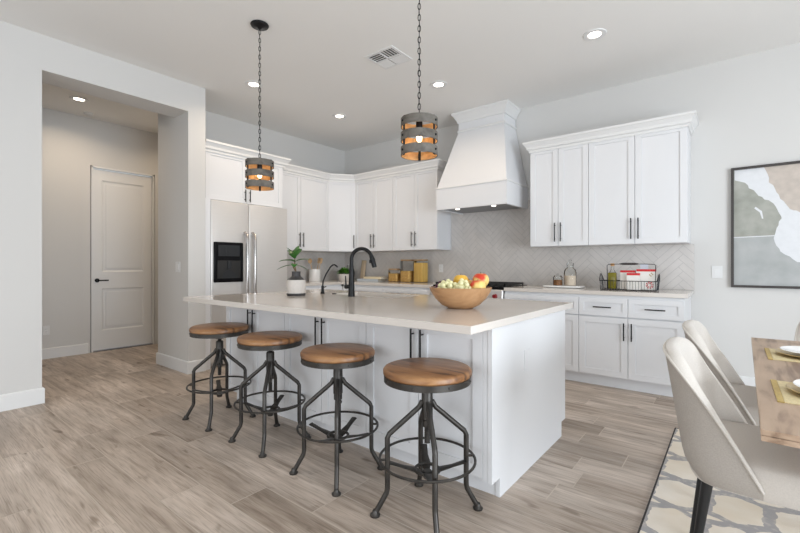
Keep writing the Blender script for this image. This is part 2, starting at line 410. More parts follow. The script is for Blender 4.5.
ca = fo.data.color_attributes.new('plank', 'FLOAT_COLOR', 'CORNER')
for p in fo.data.polygons:
    c = cols[p.index] if p.index < nplank else (0, 0, 0)
    for li in p.loop_indices: ca.data[li].color = (*c, 1)

struct(MB().box(-7.0, 3.7, -4.45, 5.3, HC, HC + 0.1), 'ceiling', 'ceiling')
m = MB(); m.box(XL - 0.33, XL, -4.45, 0.905, 0, HC); m.box(XL - 0.33, XL, 0.905, 2.14, 2.865, HC)
struct(m, 'wall_left', 'wall')
struct(MB().box(-5.43, XL, 2.14, 2.33, 0, HC), 'wall_pier', 'wall')
struct(MB().box(-5.43, XF, 2.33, YB, 0, HC), 'wall_fridge', 'wall')
struct(MB().box(-5.43, 3.7, YB, YB + 0.15, 0, HC), 'wall_back', 'wall')
struct(MB().box(XL - 0.33, 3.7, -4.45, -4.40, 0, 0.25).box(XL - 0.33, -3.4, -4.45, -4.40, 0.25, HC).box(2.2, 3.7, -4.45, -4.40, 0.25, HC).box(-3.4, 2.2, -4.45, -4.40, 2.75, HC), 'wall_front', 'wall')
struct(MB().box(3.55, 3.7, -4.45, -1.05, 0, HC).box(3.55, 3.7, 2.85, YB, 0, HC).box(3.55, 3.7, -1.05, 2.85, 2.60, HC), 'wall_right', 'wall')
# hallway beyond the opening
m = MB(); m.box(XH - 0.12, XH, -1.2, 1.83, 0, HC); m.box(XH - 0.12, XH, 2.64, 3.3, 0, HC); m.box(XH - 0.12, XH, 1.83, 2.64, 2.54, HC)
struct(m, 'wall_hall', 'wall')
struct(MB().box(XH - 0.12, -5.43, 3.2, 3.3, 0, HC).box(XH - 0.12, XL - 0.33, -1.3, -1.2, 0, HC), 'wall_hall_end', 'wall')
BP = [(0, 0), (0.016, 0), (0.016, 0.125), (0.010, 0.133), (0, 0.135)]
def base(name, path): struct(MB().sweep(BP, path), name, 'trim')
base('baseboard_left', [(XL - 0.33, 0.905), (XL, 0.905), (XL, -4.40)][::-1])
base('baseboard_pier', [(XL, 2.33), (XL, 2.14), (-5.43, 2.14), (-5.43, 3.2)][::-1])
base('baseboard_hall', [(XH, 1.80), (XH, -1.2)][::-1])
base('baseboard_back', [(3.55, YB), (-0.32, YB)][::-1])

# door with slim jamb
d = thing('door_1', (XH, 2.235, 0)); d['kind'] = 'structure'; d['label'] = 'white two-panel hallway door with a black lever'
def door_panel(mb, y0, y1, z0, z1, holes, th, front):
    """slab facing +x with recessed bevelled panels"""
    ys = sorted({y0, y1} | {h[0] for h in holes} | {h[1] for h in holes}); zs = sorted({z0, z1} | {h[2] for h in holes} | {h[3] for h in holes})
    for i in range(len(ys) - 1):
        for j in range(len(zs) - 1):
            c = ((ys[i] + ys[i + 1]) / 2, (zs[j] + zs[j + 1]) / 2)
            if any(h[0] < c[0] < h[1] and h[2] < c[1] < h[3] for h in holes): continue
            mb.box(front - th, front, ys[i], ys[i + 1], zs[j], zs[j + 1])
    for a, b, e, f in holes:
        q = 0.02; dp = 0.012
        mb.poly([(front, a, e), (front, b, e), (front - dp, b - q, e + q), (front - dp, a + q, e + q)])
        mb.poly([(front, b, e), (front, b, f), (front - dp, b - q, f - q), (front - dp, b - q, e + q)])
        mb.poly([(front, b, f), (front, a, f), (front - dp, a + q, f - q), (front - dp, b - q, f - q)])
        mb.poly([(front, a, f), (front, a, e), (front - dp, a + q, e + q), (front - dp, a + q, f - q)])
        mb.poly([(front - dp, a + q, e + q), (front - dp, b - q, e + q), (front - dp, b - q, f - q), (front - dp, a + q, f - q)])
        q = 0.05; g = front - 0.004
        mb.box(front - dp, g, a + q, b - q, e + q, f - q, 0.003)
m = MB(); door_panel(m, -0.37, 0.37, 0.018, 2.50, [(-0.265, 0.265, 0.28, 0.865), (-0.265, 0.265, 1.09, 2.36)], 0.04, -0.035)
m.build('door_leaf', 'trim', d)
m = MB(); m.box(-0.11, -0.0, -0.394, -0.374, 0, 2.54).box(-0.11, -0.0, 0.374, 0.394, 0, 2.54).box(-0.11, 0, -0.394, 0.394, 2.515, 2.539)
m.build('door_frame', 'trim', d)
m = MB(); m.lathe([(0, 0), (0.028, 0), (0.028, 0.008), (0, 0.008)], 20, mtx=Matrix.Translation((-0.035, -0.32, 0.975)) @ Matrix.Rotation(R(90), 4, 'Y'))
m.tube([(-0.03, -0.32, 0.975), (0.015, -0.32, 0.975), (0.02, -0.31, 0.975), (0.02, -0.20, 0.975)], 0.009)
m.build('door_handle', 'black', d)
struct(MB().box(XH - 0.10, XH - 0.001, 1.862, 2.608, 0.0, 0.012), 'trim_1', 'dark_steel')

# ------------------------------------------------------------------ kitchen cabinetry
YU, YL = 4.80, 4.42            # face planes of wall and base cabinets on the range wall
ZT = 2.52
def shaker(mb, w, h, th=0.02, rail=0.058, rec=0.009):
    """door in local coords: x 0..w, z 0..h, front face at y=-th"""
    for a, b, c_, d_ in ((0, w, 0, rail), (0, w, h - rail, h), (0, rail, rail, h - rail), (w - rail, w, rail, h - rail)):
        mb.box(a, b, -th, 0, c_, d_)
    mb.box(rail, w - rail, -th + rec, 0, rail, h - rail)
def slabdoor(mb, w, h, th=0.02): mb.box(0, w, -th, 0, 0, h, 0.0015)
def put(o, loc, rz): o.location = loc; o.rotation_euler = (0, 0, rz)
def handle_mb(L, vertical=True):
    mb = MB()
    if vertical:
        mb.tube([(0, -0.028, 0), (0, -0.028, L)], 0.006, 8); [mb.tube([(0, 0, z), (0, -0.028, z)], 0.0045, 8) for z in (0.03, L - 0.03)]
    else:
        mb.tube([(0, -0.028, 0), (L, -0.028, 0)], 0.006, 8); [mb.tube([(x, 0, 0), (x, -0.028, 0)], 0.0045, 8) for x in (0.03, L - 0.03)]
    return mb
def add_door(parent, x0, x1, z0, z1, hand=None, hl=0.21, hz=None, name='door', drawer=False, rail=0.058, plain=False):
    """in the cabinet's local frame (face plane y=0, front -y); hand 'L','R','C'"""
    g = 0.0022; w = x1 - x0 - 2 * g; h = z1 - z0 - 2 * g
    mb = MB()
    if drawer: 
        if plain: slabdoor(mb, w, h)
        else: shaker(mb, w, h, rail=min(rail, 0.045))
    else: shaker(mb, w, h, rail=rail)
    dr = mb.build(name, 'cab', parent, loc=(x0 + g, 0, z0 + g), bevel=0.0012)
    if hand == 'L': hm = handle_mb(hl); lx, lz = 0.030, hz - z0 - g
    elif hand == 'R': hm = handle_mb(hl); lx, lz = w - 0.030, hz - z0 - g
    elif hand == 'C': hm = handle_mb(hl, False); lx, lz = w / 2 - hl / 2, h / 2
    if hand: hm.build('handle', 'black', dr, smooth=True, loc=(lx, -0.02, lz))
    return dr
def wall_cab(name, x, y, rz, w, depth, z0, z1, doors, label, group=None, filler=None):
    """local x along the face, front towards -y local; origin at left face corner"""
    t = thing(name, (x, y, 0), rz, label, 'cabinet', group)
    MB().box(0, w, 0.001, depth, z0, z1).build('body', 'cab', t)
    for a, b, hnd in doors: add_door(t, a, b, z0, z1, hnd, 0.21, z0 + 0.05)
    return t
# right of the hood
wall_cab('wall_cabinet', -1.855, YU, 0, 0.640, YB - YU - 0.002, 1.40, ZT, [(0, 0.32, 'R'), (0.32, 0.64, 'L')], 'narrower white double-door wall cabinet directly right of the range hood')
wall_cab('wall_cabinet', -1.215, YU, 0, 0.880, YB - YU - 0.002, 1.40, ZT, [(0, 0.44, 'R'), (0.44, 0.88, 'L')], 'widest white double-door wall cabinet, over the wire basket, at the open end')
# left of the hood
wall_cab('wall_cabinet', -3.935, YU, 0, 0.785, YB - YU - 0.002, 1.40, ZT, [(0, 0.3925, 'R'), (0.3925, 0.785, 'L')], 'white double-door wall cabinet above the pasta canisters, left of the range hood')
wall_cab('wall_cabinet', -4.720, YU, 0, 0.783, YB - YU - 0.002, 1.40, ZT, [(0, 0.3925, 'R'), (0.3925, 0.783, 'L')], 'white double-door wall cabinet above the books, next to the angled corner cabinet')
# diagonal corner cabinet: face from (-4.98,4.46) to (-4.72,4.80)
XU = -4.98
t = thing('corner_wall_cabinet', (XU, 4.462, 0), 0, 'single-door white wall cabinet set at an angle in the room corner', 'cabinet')
fw = math.hypot(0.258, 0.336); fa = math.atan2(0.336, 0.258)
MB().prism([(0.0, 0.0), (0.258, 0.336), (0.258, 0.665), (-0.326, 0.665), (-0.326, 0.002)], 'z', 1.40, ZT).build('body', 'cab', t)
dr = add_door(t, 0, fw, 1.40, ZT, 'R', 0.21, 1.45); dr.rotation_euler = (0, 0, fa); dr.location = (0.0022 * math.cos(fa), 0.0022 * math.sin(fa), 1.4022)
# fridge wall uppers: face plane x=XU facing +x. local x runs +y, rz=90deg -> front (-y local) = +x world
wall_cab('wall_cabinet', XU, 3.45, R(90), 1.01, XU - XF - 0.002, 1.40, ZT, [(0, 0.455, 'R'), (0.455, 1.01, 'L')], 'white double-door wall cabinet above the spoon crock, between fridge and corner')
# over-fridge cabinet
XO = -4.74
t = thing('fridge_top_cabinet', (XO, 2.345, 0), R(90), 'short white double-door cabinet mounted above the refrigerator', 'cabinet')
MB().box(0, 1.085, 0.001, XO - XF - 0.002, 1.945, ZT).build('body', 'cab', t)
for a, b, hn in ((0.02, 0.5425, 'R'), (0.5425, 1.065, 'L')): add_door(t, a, b, 1.945, ZT, hn, 0.15, 1.965)
MB().box(-0.013, 0.050, -0.078, XO - XF - 0.002, 0.0, 1.944).build('side_panel', 'cab', t)
# crown mouldings
CP = [(0, 2.49), (0.012, 2.49), (0.014, 2.515), (0.030, 2.525), (0.036, 2.55), (0.060, 2.585), (0.068, 2.59), (0.068, 2.612), (0, 2.612)]
tag(MB().sweep(CP, [(-0.335, YB - 0.002), (-0.335, YU - 0.02), (-1.855, YU - 0.02), (-1.855, YB - 0.002)][::-1]).build('crown_molding', 'trim'), 'white crown moulding capping the wall cabinets right of the hood', 'molding')
tag(MB().sweep(CP, [(-3.15, YB - 0.002), (-3.15, YU - 0.02), (-4.71, YU - 0.02), (XU + 0.012, 4.452), (XU + 0.02, 3.506)][::-1]).build('crown_molding', 'trim'), 'white crown moulding turning the corner above the left wall cabinets', 'molding')
tag(MB().sweep(CP, [(XU - 0.02, 3.435), (XO + 0.02, 3.435), (XO + 0.02, 2.34)][::-1]).build('crown_molding', 'trim'), 'white crown moulding above the cabinet over the refrigerator', 'molding')

# base cabinets
def base_cab(x, y, rz, w, doors, drawers, label, depth=0.66, endpanel=False):
    t = thing('base_cabinet', (x, y, 0), rz, label, 'cabinet')
    MB().box(0, w, 0.001, depth, 0.105, 0.8965).box(0, w, 0.05, depth, 0, 0.105).build('body', 'cab', t)
    for a, b, hn in doors: add_door(t, a, b, 0.115, 0.685, hn, 0.165, 0.475)
    for a, b, hn in drawers: add_door(t, a, b, 0.692, 0.868, 'C' if hn else None, 0.16, name='drawer', drawer=True)
    return t
DB = YB - YL - 0.004
base_cab(-2.005, YL, 0, 0.795, [(0, 0.3975, 'R'), (0.3975, 0.795, 'L')], [(0, 0.795, 1)], 'white base cabinet with one wide drawer, right beside the range', DB)
base_cab(-1.21, YL, 0, 0.88, [(0, 0.44, 'R'), (0.44, 0.88, 'L')], [(0, 0.44, 1), (0.44, 0.88, 1)], 'white base cabinet with two drawers over two doors under the wire basket', DB)
base_cab(-3.80, YL, 0, 0.795, [(0, 0.3975, 'R'), (0.3975, 0.795, 'L')], [(0, 0.795, 1)], 'white base cabinet below the pasta canisters, left of the range', DB)
base_cab(-4.60, YL, 0, 0.80, [(0, 0.40, 'R'), (0.40, 0.80, 'L')], [(0, 0.80, 1)], 'white base cabinet below the flat stack of books', DB)
base_cab(-4.62, 3.455, R(90), 0.94, [(0, 0.47, 'R'), (0.47, 0.94, 'L')], [(0, 0.47, 1), (0.47, 0.94, 1)], 'white base cabinet below the spoon crock, beside the refrigerator', -4.62 - XF - 0.004)
def top_with(name, polys, z0, z1, label):
    m = MB()
    for p in polys: m.prism(p, 'z', z0, z1)
    return tag(m.build(name, 'quartz', bevel=0.002), label, 'countertop')
top_with('countertop', [[(-2.008, YL - 0.025), (-0.305, YL - 0.025), (-0.305, YB - 0.002), (-2.008, YB - 0.002)]], 0.897, 0.934, 'pale quartz countertop carrying the white tray and wire basket')
top_with('countertop', [[(-4.595, YL - 0.025), (-2.992, YL - 0.025), (-2.992, YB - 0.002), (XF + 0.002, YB - 0.002), (XF + 0.002, 3.455), (-4.595, 3.455)]], 0.897, 0.934, 'L-shaped pale quartz countertop carrying canisters, books and spoon crock')

# herringbone backsplash
def herring(name, w, h, to_world, label, cut=None):
    """tiles in a w x h rectangle (u,v); to_world maps (u,v,d) -> xyz"""
    W_, n = 0.062, 5; g = 0.0021
    bm = bmesh.new(); c45 = math.sqrt(0.5)
    ctr = (w / 2, h / 2)
    K = int((w + h) / W_ / 1.2) + 12
    def quad(x0, y0, x1, y1):
        pts = []
        for x, y in ((x0 + g, y0 + g), (x1 - g, y0 + g), (x1 - g, y1 - g), (x0 + g, y1 - g)):
            u = (x - y) * c45 + ctr[0]; v = (x + y) * c45 + ctr[1]; pts.append((u, v))
        if max(p[0] for p in pts) < 0 or min(p[0] for p in pts) > w or max(p[1] for p in pts) < 0 or min(p[1] for p in pts) > h: return
        bm.faces.new([bm.verts.new((u, v, 0)) for u, v in pts])
    for mm in range(-K, K):
        for kk in range(-K, K):
            ox = mm * 2 * n
            quad((kk + ox) * W_, kk * W_, (kk + ox + n) * W_, (kk + 1) * W_)
            quad((kk + ox) * W_, (kk + 1) * W_, (kk + ox + 1) * W_, (kk + 1 + n) * W_)
    for co, no in (((0, 0, 0), (-1, 0, 0)), ((w, 0, 0), (1, 0, 0)), ((0, 0, 0), (0, -1, 0)), ((0, h, 0), (0, 1, 0))):
        bmesh.ops.bisect_plane(bm, geom=bm.verts[:] + bm.edges[:] + bm.faces[:], plane_co=co, plane_no=no, clear_outer=True)
    if cut:
        for f in [f for f in bm.faces if cut(f.calc_center_median())]: bm.faces.remove(f)
    m = MB(); b = 0
    for f in bm.faces:
        m.poly([to_world(v.co.x, v.co.y, 0.008) for v in f.verts])
    bm.free(); m.mi = 1
    P = [to_world(u, v, dd) for dd in (0, 0.0065) for u, v in ((0, 0), (w, 0), (w, h), (0, h))]
    base_ = len(m.v); m.v += P
    for f in ((0, 1, 2, 3), (4, 5, 6, 7), (0, 1, 5, 4), (1, 2, 6, 5), (2, 3, 7, 6), (3, 0, 4, 7)): m.face([base_ + i for i in f])
    o = m.build(name, ['tile', 'grout']); o['kind'] = 'structure'; o['label'] = label; return o
herring('trim_2', 5.005, 0.465, lambda u, v, d: (XF + 0.002 + u, YB - 0.001 - d, 0.935 + v), 'grey herringbone tile backsplash along the range wall')
herring('trim_3', 1.275, 0.60, lambda u, v, d: (-3.13 + u, YB - 0.001 - d, 1.4005 + v), 'grey herringbone tile behind the range up to the hood')
herring('trim_4', 1.67, 0.465, lambda u, v, d: (XF + 0.001 + d, 3.45 + u, 0.935 + v), 'grey herringbone tile backsplash beside the refrigerator')

# ------------------------------------------------------------------ range hood
t = thing('range_hood', (-2.5, YB - 0.009, 1.89), 0, 'large white tapered range hood reaching the ceiling', 'range hood')
DBH = 0.62
def frustum(mb, a, b):
    (x0, x1, y0, z0), (X0, X1, Y0, z1) = a, b
    v = [(x0, y0, z0), (x1, y0, z0), (x1, 0, z0), (x0, 0, z0), (X0, Y0, z1), (X1, Y0, z1), (X1, 0, z1), (X0, 0, z1)]
    bs = len(mb.v); mb.v += v
    for f in ((0, 1, 2, 3), (4, 5, 6, 7), (0, 1, 5, 4), (1, 2, 6, 5), (2, 3, 7, 6), (3, 0, 4, 7)): mb.face([bs + i for i in f])
m = MB(); frustum(m, (-0.475, 0.475, -0.615, 0.272), (-0.318, 0.318, -0.335, 1.04)); m.build('hood_body', 'cab', t)
MB().box(-0.32, 0.32, -0.335, 0, 1.04, 1.278).build('chimney', 'cab', t)
MB().box(-0.48, 0.48, -0.621, -0.0, 0.04, 0.27).box(-0.48, 0.48, -0.621, -0.585, 0, 0.04).box(-0.48, -0.445, -0.585, 0, 0, 0.04).box(0.445, 0.48, -0.585, 0, 0, 0.04).build('band', 'cab', t)
MB().box(-0.489, 0.489, -0.63, 0, 0.262, 0.280, 0.003).build('band_trim', 'trim', t)
m = MB().sweep([(0, 1.03), (0.012, 1.032), (0.016, 1.045), (0.010, 1.058), (0, 1.06)], [(-0.32, 0), (-0.32, -0.335), (0.32, -0.335), (0.32, 0)]); m.build('neck_molding', 'trim', t)
CH = [(0, 1.15), (0.012, 1.152), (0.018, 1.18), (0.045, 1.225), (0.062, 1.245), (0.070, 1.25), (0.070, 1.2785), (0, 1.2785)]
MB().sweep(CH, [(-0.32, 0), (-0.32, -0.335), (0.32, -0.335), (0.32, 0)]).build('crown', 'trim', t)
ins = MB().box(-0.444, 0.444, -0.584, -0.03, 0.012, 0.03).build('filter_insert', 'dark_steel', t)
for xx in (-0.25, 0.25):
    MB().lathe([(0, 0), (0.027, 0), (0.027, 0.008), (0, 0.008)], 20, (xx, -0.48, 0.004)).build('hood_light', 'hoodlamp', ins)
for xx in (-2.75, -2.25):
    l = bpy.data.lights.new('hood_spot', 'SPOT'); l.energy = 2.0; l.color = (1, 0.85, 0.66); l.spot_size = R(110); l.spot_blend = 0.8; l.shadow_soft_size = 0.03
    o = bpy.data.objects.new('hood_spot', l); C.objects.link(o); o.location = (xx, YB - 0.51, 1.885)

# ------------------------------------------------------------------ range
t = thing('range', (-2.5, YL, 0), 0, 'stainless steel gas range with red knobs under the hood', 'stove')
m = MB().box(-0.485, 0.485, 0.0, DB - 0.01, 0.10, 0.905); m.box(-0.47, 0.47, 0.04, DB - 0.01, 0, 0.10); m.build('body', 'steel', t)
MB().box(-0.485, 0.485, -0.05, -0.0005, 0.76, 0.905, 0.006).build('control_panel', 'steel', t)
m = MB().box(-0.47, 0.47, -0.03, -0.0005, 0.16, 0.74, 0.004); dr = m.build('door', 'steel', t)
MB().tube([(-0.42, -0.075, 0.70), (0.42, -0.075, 0.70)], 0.012).tube([(-0.38, -0.03, 0.70), (-0.38, -0.075, 0.70)], 0.008).tube([(0.38, -0.03, 0.70), (0.38, -0.075, 0.70)], 0.008).build('handle', 'steel', dr, smooth=True)
MB().box(-0.30, 0.30, -0.034, -0.0301, 0.30, 0.60).build('oven_window', 'gloss_black', dr)
for i in range(6):
    x = -0.40 + i * 0.16
    kn = MB().lathe([(0, 0), (0.026, 0), (0.022, 0.035), (0, 0.035)], 16, mtx=Matrix.Translation((x, -0.05, 0.835)) @ Matrix.Rotation(R(90), 4, 'X')).build('knob', 'red', t, smooth=True)
m = MB().box(-0.485, 0.485, 0.01, DB - 0.02, 0.905, 0.938, 0.003); m.build('cooktop', 'gloss_black', t)
for i in range(3):
    x0 = -0.47 + i * 0.315; m = MB(); x1 = x0 + 0.31
    for a, b, c_, d_ in ((x0, x1, 0.05, 0.065), (x0, x1, 0.58, 0.595), (x0, x0 + 0.015, 0.05, 0.595), (x1 - 0.015, x1, 0.05, 0.595), (x0, x1, 0.315, 0.33), (x0 + 0.10, x0 + 0.112, 0.05, 0.595), (x0 + 0.20, x0 + 0.212, 0.05, 0.595)):
        m.box(a, b, c_, d_, 0.950, 0.972)
    for a in (x0, x1 - 0.015):
        for b in (0.05, 0.58): m.box(a, a + 0.015, b, b + 0.015, 0.938, 0.95)
    m.build('grate', 'iron', t)
    for yy in (0.18, 0.45): MB().lathe([(0, 0.938), (0.045, 0.938), (0.045, 0.946), (0.03, 0.949), (0, 0.949)], 18, ((x0 + x1) / 2, yy, 0)).build('burner', 'iron', t)

# ------------------------------------------------------------------ refrigerator
FY0, FY1, FX = 2.400, 3.447, -4.66
t = thing('refrigerator', (FX, (FY0 + FY1) / 2, 0), R(90), 'stainless steel side-by-side refrigerator with black ice dispenser', 'refrigerator')
hw = (FY1 - FY0) / 2
MB().box(-hw + 0.005, hw - 0.005, 0.075, FX - XF - 0.01, 0.01, 1.91).build('body', 'steel', t)
sx = 2.875 - (FY0 + FY1) / 2
def fdoor(a, b): 
    m = MB(); m.box(a, b, 0, 0.07, 0.06, 1.935, 0.010, 3); return m.build('door', 'steel', t, smooth=True)
dl = fdoor(-hw, sx - 0.003); dR = fdoor(sx + 0.003, hw)
for par, hx in ((dl, sx - 0.052), (dR, sx + 0.052)):
    MB().tube([(hx, 0.0, 0.70), (hx, -0.045, 0.73), (hx, -0.058, 0.78), (hx, -0.062, 1.15), (hx, -0.058, 1.50), (hx, -0.045, 1.55), (hx, 0.0, 1.58)], 0.020, 14).build('handle', 'chrome', par, smooth=True)
a, b = 2.426 - (FY0 + FY1) / 2, 2.793 - (FY0 + FY1) / 2
dp = MB().box(a, b, -0.018, -0.0005, 0.985, 1.455, 0.012, 3).build('dispenser', 'gloss_black', dl, smooth=True)
# sub-parts beyond the third level stay in the dispenser mesh's neighbours
MB().box(a + 0.05, b - 0.05, -0.0215, -0.0185, 1.29, 1.42).box((a + b) / 2 - 0.03, (a + b) / 2 + 0.03, -0.0235, -0.0215, 1.31, 1.40).build('control_panel', ['screen'], t)
m = MB(); m.box(a + 0.04, b - 0.04, -0.0205, -0.0186, 1.03, 1.24); m.mi = 1; m.box((a + b) / 2 - 0.025, (a + b) / 2 + 0.025, -0.035, -0.0206, 1.14, 1.24, 0.004)
m.prism([((a + b) / 2 - 0.09, 1.03), ((a + b) / 2 + 0.09, 1.03), ((a + b) / 2 + 0.07, 1.10), ((a + b) / 2, 1.135), ((a + b) / 2 - 0.07, 1.10)], 'y', -0.024, -0.0206)
m.build('water_outlet', ['iron', 'screen'], t)

# ------------------------------------------------------------------ island
IX0, IX1, IY0, IY1 = -3.44, -0.93, 1.925, 3.03
t = thing('kitchen_island', (IX0, IY0, 0), 0, 'long white kitchen island with panelled doors and solid end panel', 'kitchen island')
w = IX1 - IX0; dep = IY1 - IY0
MB().box(0.001, w - 0.026, 0.001, dep, 0.105, 0.60).box(0.001, w - 0.026, 0.001, 0.68, 0.60, 0.874).box(0.001, 0.10, 0.68, dep, 0.60, 0.874).box(1.35, w - 0.026, 0.68, dep, 0.60, 0.874).box(0.1, 1.35, dep - 0.02, dep, 0.60, 0.874).build('body', 'cab', t)
MB().box(0.02, w - 0.026, 0.07, dep - 0.06, 0, 0.104).build('toe_kick', 'cab', t)
m = MB().prism([(0.065, 0), (dep - 0.06, 0), (dep - 0.06, 0.10), (dep + 0.02, 0.10), (dep + 0.02, 0.874), (-0.022, 0.874), (-0.022, 0.10), (0.065, 0.10)], 'x', w - 0.025, w)
m.build('end_panel', 'cab', t, bevel=0.0015)
m = MB().box(w - 0.052, w - 0.026, -0.020, 0, 0.10, 0.874); m.build('corner_stile', 'cab', t)
bx = [0.0, 0.828, 1.656, 2.458]
for i in range(3):
    x0, x1 = bx[i], bx[i + 1]; mid = (x0 + x1) / 2
    for a, b, hn in ((x0, mid, 'R'), (mid, x1, 'L')): add_door(t, a, b, 0.112, 0.868, hn, 0.30, 0.53)
MB().box(w, w + 0.004, 2.344 - IY0 - 0.035, 2.344 - IY0 + 0.035, 0.587, 0.703, 0.001).build('outlet', 'cab', t)
# worktop with sink cut-out
def slab_hole(x0, x1, y0, y1, hx0, hx1, hy0, hy1, z0, z1):
    m = MB(); xs = [x0, hx0, hx1, x1]; ys = [y0, hy0, hy1, y1]
    idx = {}
    for z in (z0, z1):
        for i, x in enumerate(xs):
            for j, y in enumerate(ys): idx[i, j, z] = len(m.v); m.v.append((x, y, z))
    for i in range(3):
        for j in range(3):
            if (i, j) == (1, 1): continue
            for z in (z0, z1): m.face([idx[i, j, z], idx[i + 1, j, z], idx[i + 1, j + 1, z], idx[i, j + 1, z]])
    def wall(a, b): m.face([idx[(*a, z0)], idx[(*b, z0)], idx[(*b, z1)], idx[(*a, z1)]])
    for i in range(3): wall((i, 0), (i + 1, 0)); wall((i, 3), (i + 1, 3)); wall((0, i), (0, i + 1)); wall((3, i), (3, i + 1))
    wall((1, 1), (2, 1)); wall((1, 2), (2, 2)); wall((1, 1), (1, 2)); wall((2, 1), (2, 2))
    return m
tag(slab_hole(-3.69, -0.912, 1.655, 3.17, -2.98, -2.20, 2.68, 3.06, 0.876, 0.914).build('island_countertop', 'quartz', bevel=0.002), 'pale quartz island worktop with the sink and fruit bowl', 'countertop')
m = MB(); m.box(-2.99, -2.19, 2.67, 3.005, 0.64, 0.65); m.box(-2.99, -2.98, 2.67, 3.005, 0.65, 0.874); m.box(-2.20, -2.19, 2.67, 3.005, 0.65, 0.874)
m.box(-2.98, -2.20, 2.67, 2.68, 0.65, 0.874); m.box(-2.98, -2.20, 2.995, 3.005, 0.65, 0.874); m.mi = 1; m.cyl((-2.59, 2.84), 0.04, 0.65, 0.654)
tag(m.build('sink', ['steel', 'dark_steel']), 'stainless undermount sink set into the island behind the faucet', 'sink')
# faucet
t = thing('faucet', (-2.592, 2.585, 0.914), R(38), 'tall matte black gooseneck kitchen faucet on the island', 'faucet')
m = MB(); m.lathe([(0, 0), (0.030, 0), (0.029, 0.01), (0.026, 0.10), (0.021, 0.20), (0.0175, 0.27), (0, 0.27)], 24)
arc = [(0.088 - 0.088 * math.cos(a), 0, 0.322 + 0.092 * math.sin(a)) for a in [R(x) for x in range(0, 161, 10)]]
m.tube([(0, 0, 0.26)] + arc, 0.0165, 14); m.build('spout', 'black', t, smooth=True)
e = arc[-1]; m = MB().tube([e, (e[0] + 0.012, 0, e[2] - 0.035), (e[0] + 0.030, 0, e[2] - 0.10)], [0.018, 0.022, 0.020], 16); m.box(e[0] - 0.016, e[0] - 0.002, -0.008, 0.008, e[2] - 0.065, e[2] - 0.035, 0.002)
m.build('spray_head', 'black', t, smooth=True)
m = MB().tube([(0, 0, 0.085), (-0.045, 0, 0.085)], 0.018, 14).ball((-0.047, 0, 0.085), 0.019).tube([(-0.048, 0, 0.09), (-0.052, 0, 0.18)], [0.0075, 0.005], 10); m.build('lever', 'black', t, smooth=True)
t = thing('water_tap', (-3.07, 2.675, 0.914), R(38), 'small black bent filtered-water tap beside the vase', 'faucet')
MB().lathe([(0, 0), (0.020, 0), (0.018, 0.012), (0.013, 0.03), (0.013, 0.075), (0, 0.075)], 16).build('base', 'black', t, smooth=True)
MB().tube([(0, 0, 0.07), (0.005, 0, 0.12), (0.03, 0, 0.18), (0.075, 0, 0.255), (0.095, 0, 0.272), (0.115, 0, 0.276), (0.135, 0, 0.262), (0.142, 0, 0.25)], 0.007, 10).build('spout', 'black', t, smooth=True)
MB().tube([(0.012, 0, 0.06), (0.035, 0, 0.068)], 0.005, 8).build('lever', 'black', t, smooth=True)
tag(MB().lathe([(0, 0), (0.022, 0), (0.022, 0.006), (0.013, 0.009), (0, 0.009)], 20, (-2.935, 2.70, 0.9142)).build('air_switch', 'black', smooth=True), 'small round black button set in the island beside the faucet', 'button')

